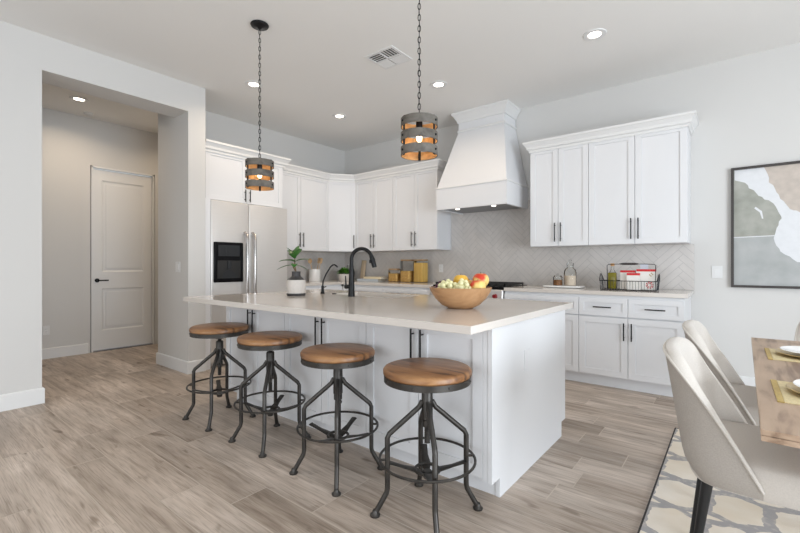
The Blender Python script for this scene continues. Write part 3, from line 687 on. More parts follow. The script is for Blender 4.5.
# ------------------------------------------------------------------ bar stools
def make_stool(zs):
    t = thing('bar_stool')
    m = MB().lathe([(0, -0.036), (0.206, -0.036), (0.212, -0.029), (0.212, -0.013), (0.206, -0.004), (0.196, 0), (0, 0)], 56, (0, 0, zs)); m.build('seat', 'seatwood', t, smooth=True)
    m = MB().lathe([(0.2085, -0.066), (0.2085, -0.0365), (0.202, -0.0365), (0.202, -0.066)], 56, (0, 0, zs), closed=True)
    for k in range(8):
        a = k * PI / 4 + 0.3; m.ball((0.2085 * math.cos(a), 0.2085 * math.sin(a), zs - 0.051), 0.005, 8)
    for a in (PI / 4, -PI / 4): m.box(-0.199, 0.199, -0.018, 0.018, zs - 0.046, zs - 0.0365, mtx=Matrix.Rotation(a, 4, 'Z'))
    m.build('seat_band', 'gunmetal', t, smooth=True)
    m = MB()
    for k in range(26):
        z = zs - 0.05 - k * 0.0115
        if z < 0.33: break
    prof = [(0, 0.335)]
    z = 0.335
    while z < zs - 0.052: prof += [(0.0145, z), (0.0115, z + 0.004)]; z += 0.008
    prof += [(0.0145, zs - 0.05), (0, zs - 0.05)]
    m.lathe(prof, 14); m.build('screw_post', 'gunmetal', t)
    m = MB().lathe([(0.0, zs - 0.10), (0.030, zs - 0.10), (0.034, zs - 0.051), (0, zs - 0.051)], 20)
    m.build('swivel_plate', 'gunmetal', t, smooth=True)
    hub = MB().lathe([(0.0155, 0.45), (0.027, 0.45), (0.027, 0.592), (0.022, 0.600), (0.0155, 0.600)], 20, closed=True).build('hub', 'gunmetal', t, smooth=True)
    MB().tube([(0.02, -0.012, 0.43), (0.048, -0.03, 0.42)], 0.005, 8).ball((0.053, -0.033, 0.418), 0.011, 10).tube([(-0.02, 0.012, 0.435), (-0.045, 0.03, 0.445)], 0.005, 8).ball((-0.049, 0.033, 0.447), 0.009, 10).lathe([(0.0155, 0.415), (0.024, 0.415), (0.024, 0.445), (0.0155, 0.445)], 16, closed=True).build('height_lock', 'gunmetal', t, smooth=True)
    for k in range(4):
        a = PI / 4 + k * PI / 2; d = Vector((math.cos(a), math.sin(a), 0))
        pts = [d * 0.024 + Vector((0, 0, 0.535)), d * 0.040 + Vector((0, 0, 0.506)), d * 0.182 + Vector((0, 0, 0.385)), d * 0.192 + Vector((0, 0, 0.365)), d * 0.192 + Vector((0, 0, 0.125)), d * 0.196 + Vector((0, 0, 0.105)), d * 0.243 + Vector((0, 0, 0.022))]
        lg = MB().tube(pts, 0.0125, 12).build('leg', 'gunmetal', t, smooth=True)
        p = d * 0.25; MB().lathe([(0, 0), (0.024, 0), (0.025, 0.007), (0.015, 0.016), (0.012, 0.028), (0, 0.028)], 16, (p.x, p.y, 0)).build('foot_pad', 'gunmetal', lg, smooth=True)
    m = MB().tube([(0.228 * math.cos(2 * PI * k / 48), 0.228 * math.sin(2 * PI * k / 48), 0.262) for k in range(48)], 0.0065, 8, closed=True)
    for k in range(4):
        a = PI / 4 + k * PI / 2; m.tube([(0.19 * math.cos(a), 0.19 * math.sin(a), 0.262), (0.228 * math.cos(a), 0.228 * math.sin(a), 0.262)], 0.006, 8)
    m.build('footrest_ring', 'gunmetal', t, smooth=True)
    m = MB().tube([(0.058 * math.cos(2 * PI * k / 24), 0.058 * math.sin(2 * PI * k / 24), 0.206) for k in range(24)], 0.008, 8, closed=True)
    for k in range(4):
        a = PI / 4 + k * PI / 2
        m.tube([(0.19 * math.cos(a), 0.19 * math.sin(a), 0.244), (0.12 * math.cos(a), 0.12 * math.sin(a), 0.222), (0.058 * math.cos(a), 0.058 * math.sin(a), 0.206), (0.01 * math.cos(a), 0.01 * math.sin(a), 0.186)], [0.015, 0.013, 0.020, 0.010], 8, flat=(0.35, 1.25))
    m.lathe([(0, 0.165), (0.018, 0.165), (0.022, 0.18), (0.022, 0.20), (0, 0.20)], 14)
    m.build('brace', 'gunmetal', t, smooth=True)
    return t
stools = [(-3.120, 1.675, 0.717, 20, 'round wooden-topped screw stool farthest from the dining table, by the hallway opening'),
          (-2.460, 1.680, 0.711, 75, 'round wooden-topped screw stool beneath the island, below the black faucets'),
          (-1.782, 1.668, 0.703, 150, 'round wooden-topped screw stool third along from the hallway opening'),
          (-1.150, 1.657, 0.700, 265, 'round wooden-topped screw stool in front of the fruit bowl, nearest the island end')]
for x, y, zs, ra, lb in stools:
    t = make_stool(zs); t.location = (x, y, 0); tag(t, lb, 'stool', 'screw stools along the island')
    t.children[0].rotation_euler = (0, 0, R(ra))

# ------------------------------------------------------------------ pendants
def make_pendant(x, y, zb, label, rot, chain_rng):
    t = thing('pendant_light', (x, y, zb), rot, label, 'light', 'banded pendant lights over the island')
    H = 0.226; top = HC - zb
    MB().lathe([(0, 0), (0.070, 0), (0.074, -0.006), (0.068, -0.016), (0.02, -0.026), (0.008, -0.04), (0, -0.04)], 28, (0, 0, top)).build('canopy', 'black', t, smooth=True)
    m = MB(); z = top - 0.045; i = 0
    while z > H + 0.035:
        for_pts = []
        for k in range(12):
            a = 2 * PI * k / 12; u = 0.0085 * math.cos(a); vz = 0.021 * math.sin(a)
            for_pts.append((u if i % 2 else 0.001 * math.sin(i), 0 if i % 2 else u, z - 0.02 + vz))
        m.tube(for_pts, 0.0022, 6, closed=True); z -= 0.034; i += 1
    m.tube([(0.003 * math.sin(q * 1.1), 0.003 * math.cos(q * 0.9), H + 0.02 + (top - 0.04 - H - 0.02) * q / 40) for q in range(41)], 0.0016, 6)
    m.build('chain', 'black', t, smooth=True)
    for z0, z1 in ((0, 0.052), (0.087, 0.139), (0.174, 0.226)):
        m = MB(); m.lathe([(0.107, z0), (0.113, z0)], 56); m.lathe([(0.113, z0), (0.113, z1)], 56); m.lathe([(0.113, z1), (0.107, z1)], 56)
        m.mi = 1; m.lathe([(0.107, z1), (0.107, z0)], 56)
        m.build('hoop', ['hoop', 'hoop_in'], t, smooth=True)
    for a in (R(-61), R(59), R(179)):
        mt = Matrix.Rotation(a, 4, 'Z')
        m = MB().box(0.1015, 0.1065, -0.008, 0.008, -0.004, 0.232, mtx=mt)
        for zz in (0.026, 0.113, 0.200): m.bm(_bolt(), mt @ Matrix.Translation((0.1145, 0, zz)))
        m.build('strap', 'black', t)
    m = MB()
    for a in (R(-61), R(59), R(179)): m.box(0, 0.1065, -0.006, 0.006, 0.228, 0.232, mtx=Matrix.Rotation(a, 4, 'Z'))
    m.lathe([(0, 0.232), (0.014, 0.232), (0.010, 0.25), (0, 0.26)], 14); m.build('top_frame', 'black', t)
    MB().lathe([(0, 0.227), (0.020, 0.227), (0.021, 0.165), (0.018, 0.155), (0, 0.155)], 18).build('socket', 'black', t, smooth=True)
    MB().lathe([(0, 0.085), (0.010, 0.087), (0.016, 0.098), (0.017, 0.112), (0.014, 0.135), (0.012, 0.154), (0, 0.154)], 18).build('bulb', 'bulb', t, smooth=True)
    l = bpy.data.lights.new('pendant_glow', 'POINT'); l.energy = 2.6; l.color = (1, 0.62, 0.32); l.shadow_soft_size = 0.02
    o = bpy.data.objects.new('pendant_glow', l); C.objects.link(o); o.location = (x, y, zb + 0.11)
    return t
def _bolt():
    bm = bmesh.new(); bmesh.ops.create_uvsphere(bm, u_segments=8, v_segments=6, radius=0.0075); return bm
make_pendant(-3.055, 1.985, 1.818, 'grey banded barrel pendant with its round canopy visible, nearer the refrigerator', math.atan2(-1.99, 3.04), 0)
make_pendant(-1.499, 2.075, 1.852, 'grey banded barrel pendant hanging in front of the range hood', math.atan2(-2.075, 1.497), 0)

# ------------------------------------------------------------------ ceiling fixtures
dls = [(-6.116, 1.533, 'recessed ceiling downlight inside the hallway opening'), (-4.115, 2.60, 'recessed ceiling downlight behind the chain of the pendant nearer the refrigerator'),
       (-4.10, 3.865, 'recessed ceiling downlight above the kitchen corner cabinets'), (-2.53, 3.865, 'recessed ceiling downlight between the pendant chain and range hood'),
       (-0.93, 3.86, 'recessed ceiling downlight above the widest wall cabinet')]
first = None
for x, y, lb in dls:
    if first is None:
        t = thing('downlight', (x, y, HC), 0, lb, 'light', 'recessed ceiling downlights'); first = t
        MB().lathe([(0.052, -0.003), (0.058, -0.008), (0.090, -0.007), (0.094, -0.0005), (0.052, -0.0005)], 40, closed=True).build('trim_ring', 'trim', t, smooth=True)
        MB().lathe([(0, -0.0035), (0.052, -0.0035), (0.052, -0.001), (0, -0.001)], 32).build('lens', 'lamp', t)
    else: dup(first, (x, y, HC), 0, lb)
for x, y, e in ((-6.116, 1.533, 8), (-4.115, 2.60, 6), (-4.10, 3.865, 6), (-2.53, 3.865, 5), (-0.93, 3.86, 1.3), (-2.53, 1.0, 3), (-6.05, 2.75, 4.5)):  # last beam is an added fill for the hall door, without a fixture
    l = bpy.data.lights.new('downlight_or_fill_beam', 'AREA'); l.shape = 'DISK'; l.size = 0.12; l.energy = e; l.color = (1, 0.80, 0.59); l.spread = R(150)
    o = bpy.data.objects.new('downlight_or_fill_beam', l); C.objects.link(o); o.location = (x, y, HC - 0.012)
t = thing('ceiling_vent', (-2.58, 3.07, HC), 0, 'square white ceiling air vent with angled louvres', 'vent')
m = MB().box(-0.17, 0.17, -0.16, -0.135, -0.008, -0.0005).box(-0.17, 0.17, 0.135, 0.16, -0.008, -0.0005).box(-0.17, -0.145, -0.135, 0.135, -0.008, -0.0005).box(0.145, 0.17, -0.135, 0.135, -0.008, -0.0005)
m.box(-0.007, 0.007, -0.135, 0.135, -0.010, -0.0005).box(-0.145, 0.145, -0.007, 0.007, -0.010, -0.0005); m.build('frame', 'trim', t)
MB().box(-0.144, 0.144, -0.134, 0.134, -0.0015, -0.0005).build('duct_back', 'slot', t)
m = MB()
for (sx_, sy_) in ((-1, -1), (1, -1), (-1, 1), (1, 1)):
    along_x = (sx_ * sy_ > 0)
    for k in range(4):
        u = 0.022 + k * 0.031
        if along_x: m.prism([(sy_ * u, -0.002), (sy_ * (u + 0.026), -0.011), (sy_ * (u + 0.026), -0.0095), (sy_ * u, -0.0015)], 'x', sx_ * 0.008, sx_ * 0.144)
        else: m.prism([(sx_ * u, -0.002), (sx_ * (u + 0.026), -0.011), (sx_ * (u + 0.026), -0.0095), (sx_ * u, -0.0015)], 'y', sy_ * 0.008, sy_ * 0.134)
m.build('louvres', 'trim', t)
tag(MB().lathe([(0, -0.03), (0.035, -0.03), (0.05, -0.018), (0.055, -0.0005), (0, -0.0005)], 28, (-6.58, 1.75, HC)).build('smoke_detector', 'outlet', smooth=True), 'small round white smoke detector on the hallway ceiling', 'smoke detector')

# ------------------------------------------------------------------ outlets and switches
def plate(name, loc, rz, label, kind, h=0.115, w=0.072):
    t = thing(name, loc, rz, label, 'outlet' if kind == 'outlet' else 'switch')
    MB().box(-w / 2, w / 2, -0.005, -0.0005, -h / 2, h / 2, 0.0015).build('cover_plate', 'outlet', t)
    if kind == 'switch': MB().box(-w / 4, w / 4, -0.008, -0.005, -0.032, 0.032, 0.001).build('rocker', 'trim', t)
    else:
        m = MB(); m.box(-0.017, 0.017, -0.0075, -0.005, -0.034, 0.034, 0.001); m.mi = 1
        for zz in (-0.018, 0.018):
            m.box(-0.008, -0.006, -0.0082, -0.0074, zz - 0.005, zz + 0.005); m.box(0.006, 0.008, -0.0082, -0.0074, zz - 0.005, zz + 0.005)
        m.build('receptacle', ['trim', 'slot'], t)
    return t
plate('wall_outlet', (XH, 1.363, 0.36), R(90), 'white outlet low on the hallway wall', 'outlet')
plate('wall_switch', (-4.895, 2.14, 1.165), 0, 'white light switch inside the hallway opening', 'switch', w=0.11)
plate('wall_switch', (-0.122, YB, 1.118), 0, 'white switch plate between backsplash and framed art', 'switch', 0.12, 0.085)
plate('wall_outlet', (-3.31, YB - 0.009, 1.14), 0, 'white outlet on the tiled backsplash above the fruit bowl', 'outlet')

# ------------------------------------------------------------------ framed art
t = thing('framed_artwork', (-0.015, YB, 0.975), 0, 'large abstract art print in a thin dark frame', 'picture')
AW, AH = 1.55, 1.135
MB().box(0, AW, -0.035, -0.001, 0, 0.022).box(0, AW, -0.035, -0.001, AH - 0.022, AH).box(0, 0.022, -0.035, -0.001, 0.022, AH - 0.022).box(AW - 0.022, AW, -0.035, -0.001, 0.022, AH - 0.022).build('frame', 'frame', t)
def rough(pts, amp=0.008, step=0.03):
    out = []; rr = random.Random(5)
    for (a, b), (c_, d_) in zip(pts, pts[1:] + pts[:1]):
        n = max(1, int(math.hypot(c_ - a, d_ - b) / step))
        for i in range(n):
            u = i / n; x = a + (c_ - a) * u; z = b + (d_ - b) * u
            if 0.03 < x < AW - 0.03 and 0.03 < z < AH - 0.03: x += rr.uniform(-amp, amp); z += rr.uniform(-amp, amp)
            out.append((x, z))
    return out
m = MB(); e0, e1, h0, h1 = 0.022, AW - 0.022, 0.022, AH - 0.022
m.mi = 0; m.box(e0, e1, -0.012, -0.002, h0, h1)
m.mi = 1; m.poly([(x, -0.0122, z) for x, z in ((e0, 0.475), (e1, 0.49), (e1, h1), (e0, h1))])
m.mi = 2; m.poly([(x, -0.0126, z) for x, z in rough([(e0 + 0.005, 1.02), (0.10, 0.98), (0.20, 0.86), (0.30, 0.78), (0.36, 0.66), (0.33, 0.54), (0.30, 0.46), (0.36, 0.33), (0.46, 0.245), (0.66, 0.23), (0.84, 0.33), (0.98, 0.55), (1.15, 0.66), (1.35, 0.60), (e1, 0.72), (e1, h1), (e0 + 0.005, h1)])])
m.mi = 3; m.poly([(x, -0.0130, z) for x, z in rough([(0.24, h1), (0.28, 0.97), (0.34, 0.85), (0.41, 0.72), (0.52, 0.665), (0.70, 0.64), (0.85, 0.72), (1.05, 0.80), (1.22, 0.92), (1.30, h1)])])
m.mi = 2; m.poly([(x, -0.0124, z) for x, z in ((e0, 0.470), (0.32, 0.476), (0.32, 0.484), (e0, 0.478))])
m.poly([(x, -0.0124, z) for x, z in ((0.17, 0.74), (0.21, 0.70), (0.225, 0.64), (0.235, 0.64), (0.225, 0.71), (0.18, 0.755))])
m.build('print', ['art_s', 'art_g', 'art_w', 'art_b'], t)

# ------------------------------------------------------------------ dining corner
t = thing('area_rug', (0.9, 2.3, 0), 0, 'cream rug with grey hexagon trellis under the dining table', 'rug')
MB().box(-1.222, 1.5, -1.40, 1.31, 0.0005, 0.008).build('pile', 'rug', t)
MB().box(-1.230, -1.222, -1.41, 1.32, 0.0005, 0.009).box(1.5, 1.51, -1.41, 1.32, 0.0005, 0.009).box(-1.222, 1.5, -1.41, -1.40, 0.0005, 0.009).box(-1.222, 1.5, 1.31, 1.32, 0.0005, 0.009).build('binding', 'rug_edge', t)
TX0, TX1, TY0, TY1 = 0.072, 1.07, 1.463, 3.297
t = thing('dining_table', ((TX0 + TX1) / 2, (TY0 + TY1) / 2, 0.01), R(-0.9), 'rectangular walnut-grained wooden dining table', 'table')
tw, tl = (TX1 - TX0) / 2, (TY1 - TY0) / 2
m = MB().box(-tw, tw, -tl, tl, 0.726, 0.740); m.box(-tw + 0.004, tw - 0.004, -tl + 0.004, tl - 0.004, 0.723, 0.726); m.box(-tw + 0.001, tw - 0.001, -tl + 0.001, tl - 0.001, 0.709, 0.723)
m.build('tabletop', 'tablewood', t)
for sx_ in (-1, 1):
    for sy_ in (-1, 1):
        x, y = sx_ * 0.12, sy_ * 0.55
        m = MB(); frustum_pts = [(x - 0.035, x + 0.035, y - 0.035, y + 0.035, 0.708), (x + sx_ * 0.05 - 0.025, x + sx_ * 0.05 + 0.025, y - 0.025, y + 0.025, 0.0)]
        a, b = frustum_pts; bs = len(m.v)
        for q in (a, b): m.v += [(q[0], q[2], q[4]), (q[1], q[2], q[4]), (q[1], q[3], q[4]), (q[0], q[3], q[4])]
        for f in ((0, 1, 2, 3), (4, 5, 6, 7), (0, 1, 5, 4), (1, 2, 6, 5), (2, 3, 7, 6), (3, 0, 4, 7)): m.face([bs + i for i in f])
        m.build('leg', 'tablewood', t)

def make_chair(name='dining_chair'):
    """faces +x; origin under seat centre line at table-left reference"""
    t = thing(name)
    def plan(u):
        s = 1 if u >= 0 else -1; a = abs(u)
        return Vector((-0.145 + 0.222 * a ** 3.1, s * 0.272 * (1 - (1 - a) ** 2.7)))
    def ztop(u): return 0.455 + 0.415 * (1 - abs(u) ** 3.2)
    NU, NV, ZB, TH = 56, 14, 0.415, 0.050
    def P(u, z, inset):
        p = plan(u); e = 1e-3; d = (plan(min(1, u + e)) - plan(max(-1, u - e)));
        if d.length < 1e-9: d = Vector((1 if u > 0 else -1, 0))
        d.normalize(); nrm = Vector((-d.y, d.x))   # inward
        # bottom tucks in, back leans
        tuck = 0.035 * max(0, (0.50 - z) / 0.075) ** 2 * (1 - 0.5 * abs(u))
        lean = -(z - 0.45) * 0.17 * (1 - abs(u) ** 2)
        q = p + Vector((nrm.x, nrm.y)) * (-(-inset - tuck)) * (1 if nrm.dot(Vector((0.10, 0)) - p) > 0 else -1)
        return Vector((q.x + lean, q.y, z))
    m = MB(); rows = []; edge = []
    for i in range(NU + 1):
        u = -1 + 2 * i / NU; zt = ztop(u); th = TH * (0.35 + 0.65 * min(1, (1 - abs(u)) * 4)); loop = []
        for j in range(NV + 1): z = ZB + (zt - 0.012 - ZB) * j / NV; loop.append(P(u, z, 0))
        edge.append(P(u, zt - 0.012, -0.001))
        loop.append(P(u, zt - 0.003, 0.008)); loop.append(P(u, zt, th * 0.5)); loop.append(P(u, zt - 0.003, th - 0.008))
        for j in range(NV, -1, -1): z = ZB + (zt - 0.012 - ZB) * j / NV; loop.append(P(u, z, th))
        base_ = len(m.v); m.v += [tuple(q) for q in loop]; rows.append((base_, len(loop)))
    for i in range(NU):
        A, n = rows[i]; B, _ = rows[i + 1]
        for j in range(n):
            m.mi = 1 if j < NV else 0
            k = (j + 1) % n; m.face((A + j, A + k, B + k, B + j))
    m.mi = 0
    A, n = rows[0]; m.face([A + j for j in range(n)]); A, n = rows[-1]; m.face([A + j for j in range(n)][::-1])
    bk = m.build('backrest', ['fabric', 'fabric_out'], t, smooth=True)
    MB().tube(edge, 0.0045, 8).build('piping', 'fabric', bk, smooth=True)
    # seat cushion
    def sup(x0, x1, hw_, n=44, p=4.5):
        cx, a = (x0 + x1) / 2, (x1 - x0) / 2; out = []
        for k in range(n):
            an = 2 * PI * k / n; c_, s_ = math.cos(an), math.sin(an)
            out.append((cx + a * abs(c_) ** (2 / p) * (1 if c_ > 0 else -1), hw_ * abs(s_) ** (2 / p) * (1 if s_ > 0 else -1)))
        return out
    m = MB(); rings = []
    for z, sc in ((0.402, 0.90), (0.405, 0.94), (0.425, 0.985), (0.45, 1.0), (0.485, 1.0), (0.505, 0.975), (0.515, 0.93), (0.520, 0.80), (0.523, 0.5)):
        pts = sup(-0.135, 0.385, 0.245); cx = 0.12; rings.append(len(m.v)); m.v += [(cx + (x - cx) * sc, y * sc, z) for x, y in pts]
    for A, B in zip(rings, rings[1:]):
        for j in range(44): k = (j + 1) % 44; m.face((A + j, A + k, B + k, B + j))
    m.face([rings[0] + j for j in range(44)][::-1]); m.face([rings[-1] + j for j in range(44)])
    m.build('seat', 'fabric', t, smooth=True)
    for x, y in ((-0.07, -0.165), (-0.085, 0.165), (0.30, -0.17), (0.30, 0.17)):
        MB().tube([(x, y, 0.415), (x + (-0.055 if x < 0 else 0.03), y * 1.08, 0.0)], [0.019, 0.010], 14).build('leg', 'leg', t, smooth=True)
    return t
ch = make_chair(); ch.location = (0.0, 2.04, 0.0095); tag(ch, 'oatmeal linen tub dining chair nearest the viewer, before the closer placemat', 'chair', 'upholstered dining chairs around the table')
dup(ch, (0.005, 2.765, 0.0095), 0, 'oatmeal linen tub dining chair between the nearest one and the kitchen wall')
dup(ch, (0.575, 3.56, 0.0095), R(-90), 'pale dining chair at the far head of the table, only its back edge showing')
# place settings
def setting(yc, dx, xs, lab_m, lab_p, lab_s):
    t = thing('placemat', (xs + 0.21, yc, 0.7505), 0, lab_m, 'placemat', 'gold placemats on the table')
    MB().box(-0.184, 0.184, -0.16, 0.16, 0, 0.003).build('woven_field', 'mat_cloth', t)
    [MB().box(q, q + 0.017, -0.162, 0.162, 0.0, 0.0038).build('border', 'mat_edge', t) for q in (-0.202, 0.185)]
    PRF = lambda r, z: [(0, 0), (r * 0.62, 0), (r * 0.96, z * 0.8), (r, z), (r * 0.985, z + 0.002), (r * 0.62, 0.004), (0, 0.004)]
    tag(MB().lathe(PRF(0.150, 0.014), 56).build('charger_plate', 'gold', smooth=True, loc=(xs + 0.04 + 0.150, yc + 0.01, 0.7545)), lab_p, 'plate', 'gold charger plates')
    tag(MB().lathe(PRF(0.132, 0.013), 56).build('dinner_plate', 'porcelain', smooth=True, loc=(xs + 0.04 + 0.150, yc + 0.01, 0.7690)), lab_s, 'plate', 'white dinner plates')
setting(1.955, 0, 0.103, 'gold placemat at the setting of the nearest chair', 'gold-rimmed lower plate at the nearest setting', 'white upper plate at the nearest setting')
setting(2.74, 0.01, 0.120, 'gold placemat at the setting nearer the table head', 'gold-rimmed lower plate at the setting nearer the table head', 'white upper plate at the setting nearer the table head')

# ------------------------------------------------------------------ fruit bowl
BX, BY, ZI = -1.357, 2.325, 0.9145
t = tag(MB().lathe([(0, 0), (0.075, 0), (0.085, 0.004), (0.12, 0.022), (0.160, 0.062), (0.188, 0.105), (0.197, 0.132), (0.190, 0.133), (0.180, 0.106), (0.152, 0.066), (0.112, 0.030), (0.075, 0.012), (0, 0.011)], 64).build('fruit_bowl', 'bowlwood', smooth=True, loc=(BX, BY, ZI)), 'wide turned wooden bowl filled with fruit on the island', 'bowl')
cr, sr = math.cos(0.6715), math.sin(0.6715)
def bl(rt, fw_, z): return (BX + cr * rt - sr * fw_, BY + sr * rt + cr * fw_, ZI + z)   # right / away / up seen from the room
def fruit(name, c, r, m_, label, cat, sq=(1, 1, 0.94), group=None, crease=True):
    t = thing(name, c, random.uniform(0, 6), label, cat, group)
    bm = bmesh.new(); bmesh.ops.create_uvsphere(bm, u_segments=28, v_segments=18, radius=r)
    for v in bm.verts:
        d = v.co.normalized(); dim = math.exp(-((1 - d.z) / 0.10)) * 0.16 * r
        an = math.atan2(d.y, d.x); cre = math.exp(-(an / 0.22) ** 2) * 0.05 * r * (1 - abs(d.z)) if crease else 0
        v.co = Vector((v.co.x * sq[0], v.co.y * sq[1], v.co.z * sq[2])) - d * (dim + cre)
    m = MB(); m.bm(bm); m.build('flesh', m_, t, smooth=True)
    MB().tube([(0, 0, r * 0.75), (0.002, 0, r * 0.98)], 0.0022, 6).build('stalk', 'stem', t)
    return t
fruit('peach', bl(0.135, 0.030, 0.176), 0.053, 'peach', 'red and yellow peach highest in the bowl', 'fruit', group='peaches in the bowl')
fruit('peach', bl(0.098, -0.068, 0.138), 0.050, 'peach', 'red and yellow peach at the front rim of the bowl', 'fruit', group='peaches in the bowl')
fruit('orange', bl(0.010, 0.045, 0.168), 0.050, 'lemon', 'yellow-orange citrus fruit behind the green grapes', 'fruit', crease=False)
fruit('peach', bl(0.072, 0.118, 0.140), 0.042, 'peach', 'peach tucked behind, between the citrus and the highest peach', 'fruit', group='peaches in the bowl')
def grapes(name, cen, n, spread, r, m_, label, zr):
    t = thing(name, cen, 0, label, 'grapes'); rr = random.Random(n); pts = []
    tries = 0
    while len(pts) < n and tries < 6000:
        tries += 1; p = Vector((rr.uniform(-1, 1) * spread[0], rr.uniform(-1, 1) * spread[1], rr.uniform(0, 1) * zr))
        if (p.x / spread[0]) ** 2 + (p.y / spread[1]) ** 2 + (p.z / zr) ** 2 > 1.0: continue
        if all((p - q).length > r * 1.55 for q in pts): pts.append(p)
    m = MB()
    for p in pts: 
        q = (cr * p.x - sr * p.y, sr * p.x + cr * p.y, p.z); m.ball(q, r, 12, (1, 1, 1.12))
    m.build('berries', m_, t, smooth=True)
    MB().tube([(0, 0, 0.0), (0, 0, zr * 0.9), (0.004, 0.002, zr * 0.95)], 0.0025, 6).build('stalk', 'stem', t)
grapes('grape_bunch', bl(-0.080, -0.035, 0.108), 26, (0.070, 0.055), 0.0165, 'grape_g', 'bunch of pale green grapes at the front left of the bowl', 0.062)
grapes('grape_bunch', bl(0.000, -0.075, 0.105), 26, (0.045, 0.050), 0.0165, 'grape_g', 'bunch of pale green grapes at the front centre of the bowl', 0.070)
grapes('grape_bunch', bl(-0.085, 0.075, 0.105), 24, (0.060, 0.045), 0.0145, 'grape_p', 'bunch of dark purple grapes at the back of the bowl', 0.068)
grapes('grape_bunch', bl(-0.142, -0.01, 0.118), 7, (0.022, 0.03), 0.011, 'grape_p', 'few dark purple grapes at the left rim of the bowl', 0.014)

# ------------------------------------------------------------------ leafy plant in two-tone vase
def leaf_pts(mb, base_, az, el, L, Wd, droop=0.3, n=7):
    d = Vector((math.cos(az), math.sin(az), 0)); side = Vector((-math.sin(az), math.cos(az), 0)); prev = None
    for i in range(n + 1):
        s_ = i / n; e = el - droop * s_ * 2
        p = Vector(base_) + d * (L * s_ * math.cos(el - droop * s_)) + Vector((0, 0, L * s_ * math.sin(el - droop * s_)))
        wv = Wd * math.sin(PI * min(1, s_ * 0.93 + 0.04)) ** 0.8
        cup = Vector((0, 0, wv * 0.25)); b = len(mb.v)
        mb.v += [tuple(p - side * wv + cup), tuple(p), tuple(p + side * wv + cup)]
        if prev is not None: mb.face((prev, prev + 1, b + 1, b)); mb.face((prev + 1, prev + 2, b + 2, b + 1))
        prev = b
t = thing('potted_plant', (-3.066, 2.362, 0.9145), 0, 'leafy green plant in a cream vase with charcoal neck', 'plant')
m = MB(); m.mi = 1; m.lathe([(0, 0), (0.078, 0), (0.083, 0.010), (0.083, 0.022)], 40); m.mi = 0
m.lathe([(0.083, 0.022), (0.084, 0.12), (0.080, 0.140)], 40); m.mi = 1
m.lathe([(0.080, 0.140), (0.060, 0.155), (0.040, 0.172), (0.037, 0.190), (0.040, 0.215), (0.036, 0.215), (0.033, 0.19), (0.036, 0.17), (0.0, 0.165)], 40)
m.build('vase', ['ceramic', 'charcoal'], t, smooth=True)
m = MB().tube([(0, 0, 0.165), (-0.006, 0, 0.22), (-0.02, 0.0, 0.27), (-0.022, 0.002, 0.35)], [0.007, 0.006, 0.006, 0.003], 8).tube([(-0.005, 0, 0.21), (-0.03, -0.01, 0.255), (-0.035, -0.01, 0.29)], 0.005, 8)
m.build('stem', 'stem', t, smooth=True)
for az, z, el, L, wd in ((200, 0.30, 18, 0.15, 0.020), (225, 0.27, 2, 0.15, 0.018), (30, 0.30, 25, 0.13, 0.021), (60, 0.27, -5, 0.12, 0.018), (0, 0.34, 55, 0.11, 0.024), (180, 0.34, 50, 0.11, 0.024), (300, 0.33, 40, 0.10, 0.024), (120, 0.345, 60, 0.11, 0.024), (270, 0.30, 25, 0.10, 0.022), (320, 0.28, 5, 0.12, 0.020), (90, 0.35, 80, 0.10, 0.022), (240, 0.345, 65, 0.10, 0.022)):
    m = MB(); leaf_pts(m, (-0.021, 0, z), R(az), R(el), L * 1.1, wd * 1.45); m.build('leaf', 'leaf', t, smooth=True)

# ------------------------------------------------------------------ left worktop
ZC = 0.9345
t = thing('utensil_crock', (-5.13, 4.31, ZC), 0, 'white ceramic crock holding wooden spoons', 'crock')
MB().lathe([(0, 0), (0.088, 0), (0.092, 0.01), (0.084, 0.185), (0.079, 0.185), (0.086, 0.015), (0, 0.012)], 32).build('pot', 'porcelain', t, smooth=True)
def spoon(x, y, lean, az, kind, label):
    t = thing('wooden_spoon' if kind != 'fork' else 'wooden_fork', (x, y, ZC + 0.016), az, label, 'utensil', 'wooden utensils in the crock')
    d = Vector((math.sin(lean), 0, math.cos(lean))); L = 0.27
    MB().tube([(0, 0, 0.004), tuple(d * L)], 0.006, 8).build('shaft', 'lightwood', t, smooth=True)
    m = MB()
    if kind == 'spoon': m.ball(tuple(d * (L + 0.035)), 0.036, 14, (0.9, 0.3, 1.15))
    else: m.box(-0.022, 0.022, -0.004, 0.004, L, L + 0.06, 0.003, mtx=Matrix.Rotation(lean, 4, 'Y')); m.ball(tuple(d * (L + 0.06)), 0.024, 12, (1, 0.3, 1.2))
    m.build('head', 'lightwood', t, smooth=True)
spoon(-5.11, 4.285, 0.22, R(-130), 'spoon', 'wooden spoon leaning to the plant side of the crock')
spoon(-5.14, 4.325, 0.20, R(70), 'spat', 'wooden spatula leaning to the tap side of the crock')
spoon(-5.12, 4.330, 0.24, R(50), 'spat', 'paler wooden spatula leaning furthest out of the crock')
t = thing('potted_herb', (-4.86, 4.70, ZC), 0, 'small bushy green herb in a white pot behind the faucet', 'plant')
MB().lathe([(0, 0), (0.085, 0), (0.105, 0.05), (0.108, 0.11), (0.10, 0.11), (0.095, 0.09), (0, 0.09)], 32).build('pot', 'ceramic', t, smooth=True)
m = MB(); rr = random.Random(9)
for k in range(150):
    a = rr.uniform(0, 2 * PI); q = rr.uniform(0, 0.09); leaf_pts(m, (q * math.cos(a), q * math.sin(a), 0.10 + rr.uniform(0, 0.08) * (1 - q * 4)), a + rr.uniform(-1, 1), rr.uniform(0.3, 1.4), rr.uniform(0.05, 0.09), 0.018, 0.5, 3)
m.build('foliage', 'herb', t)
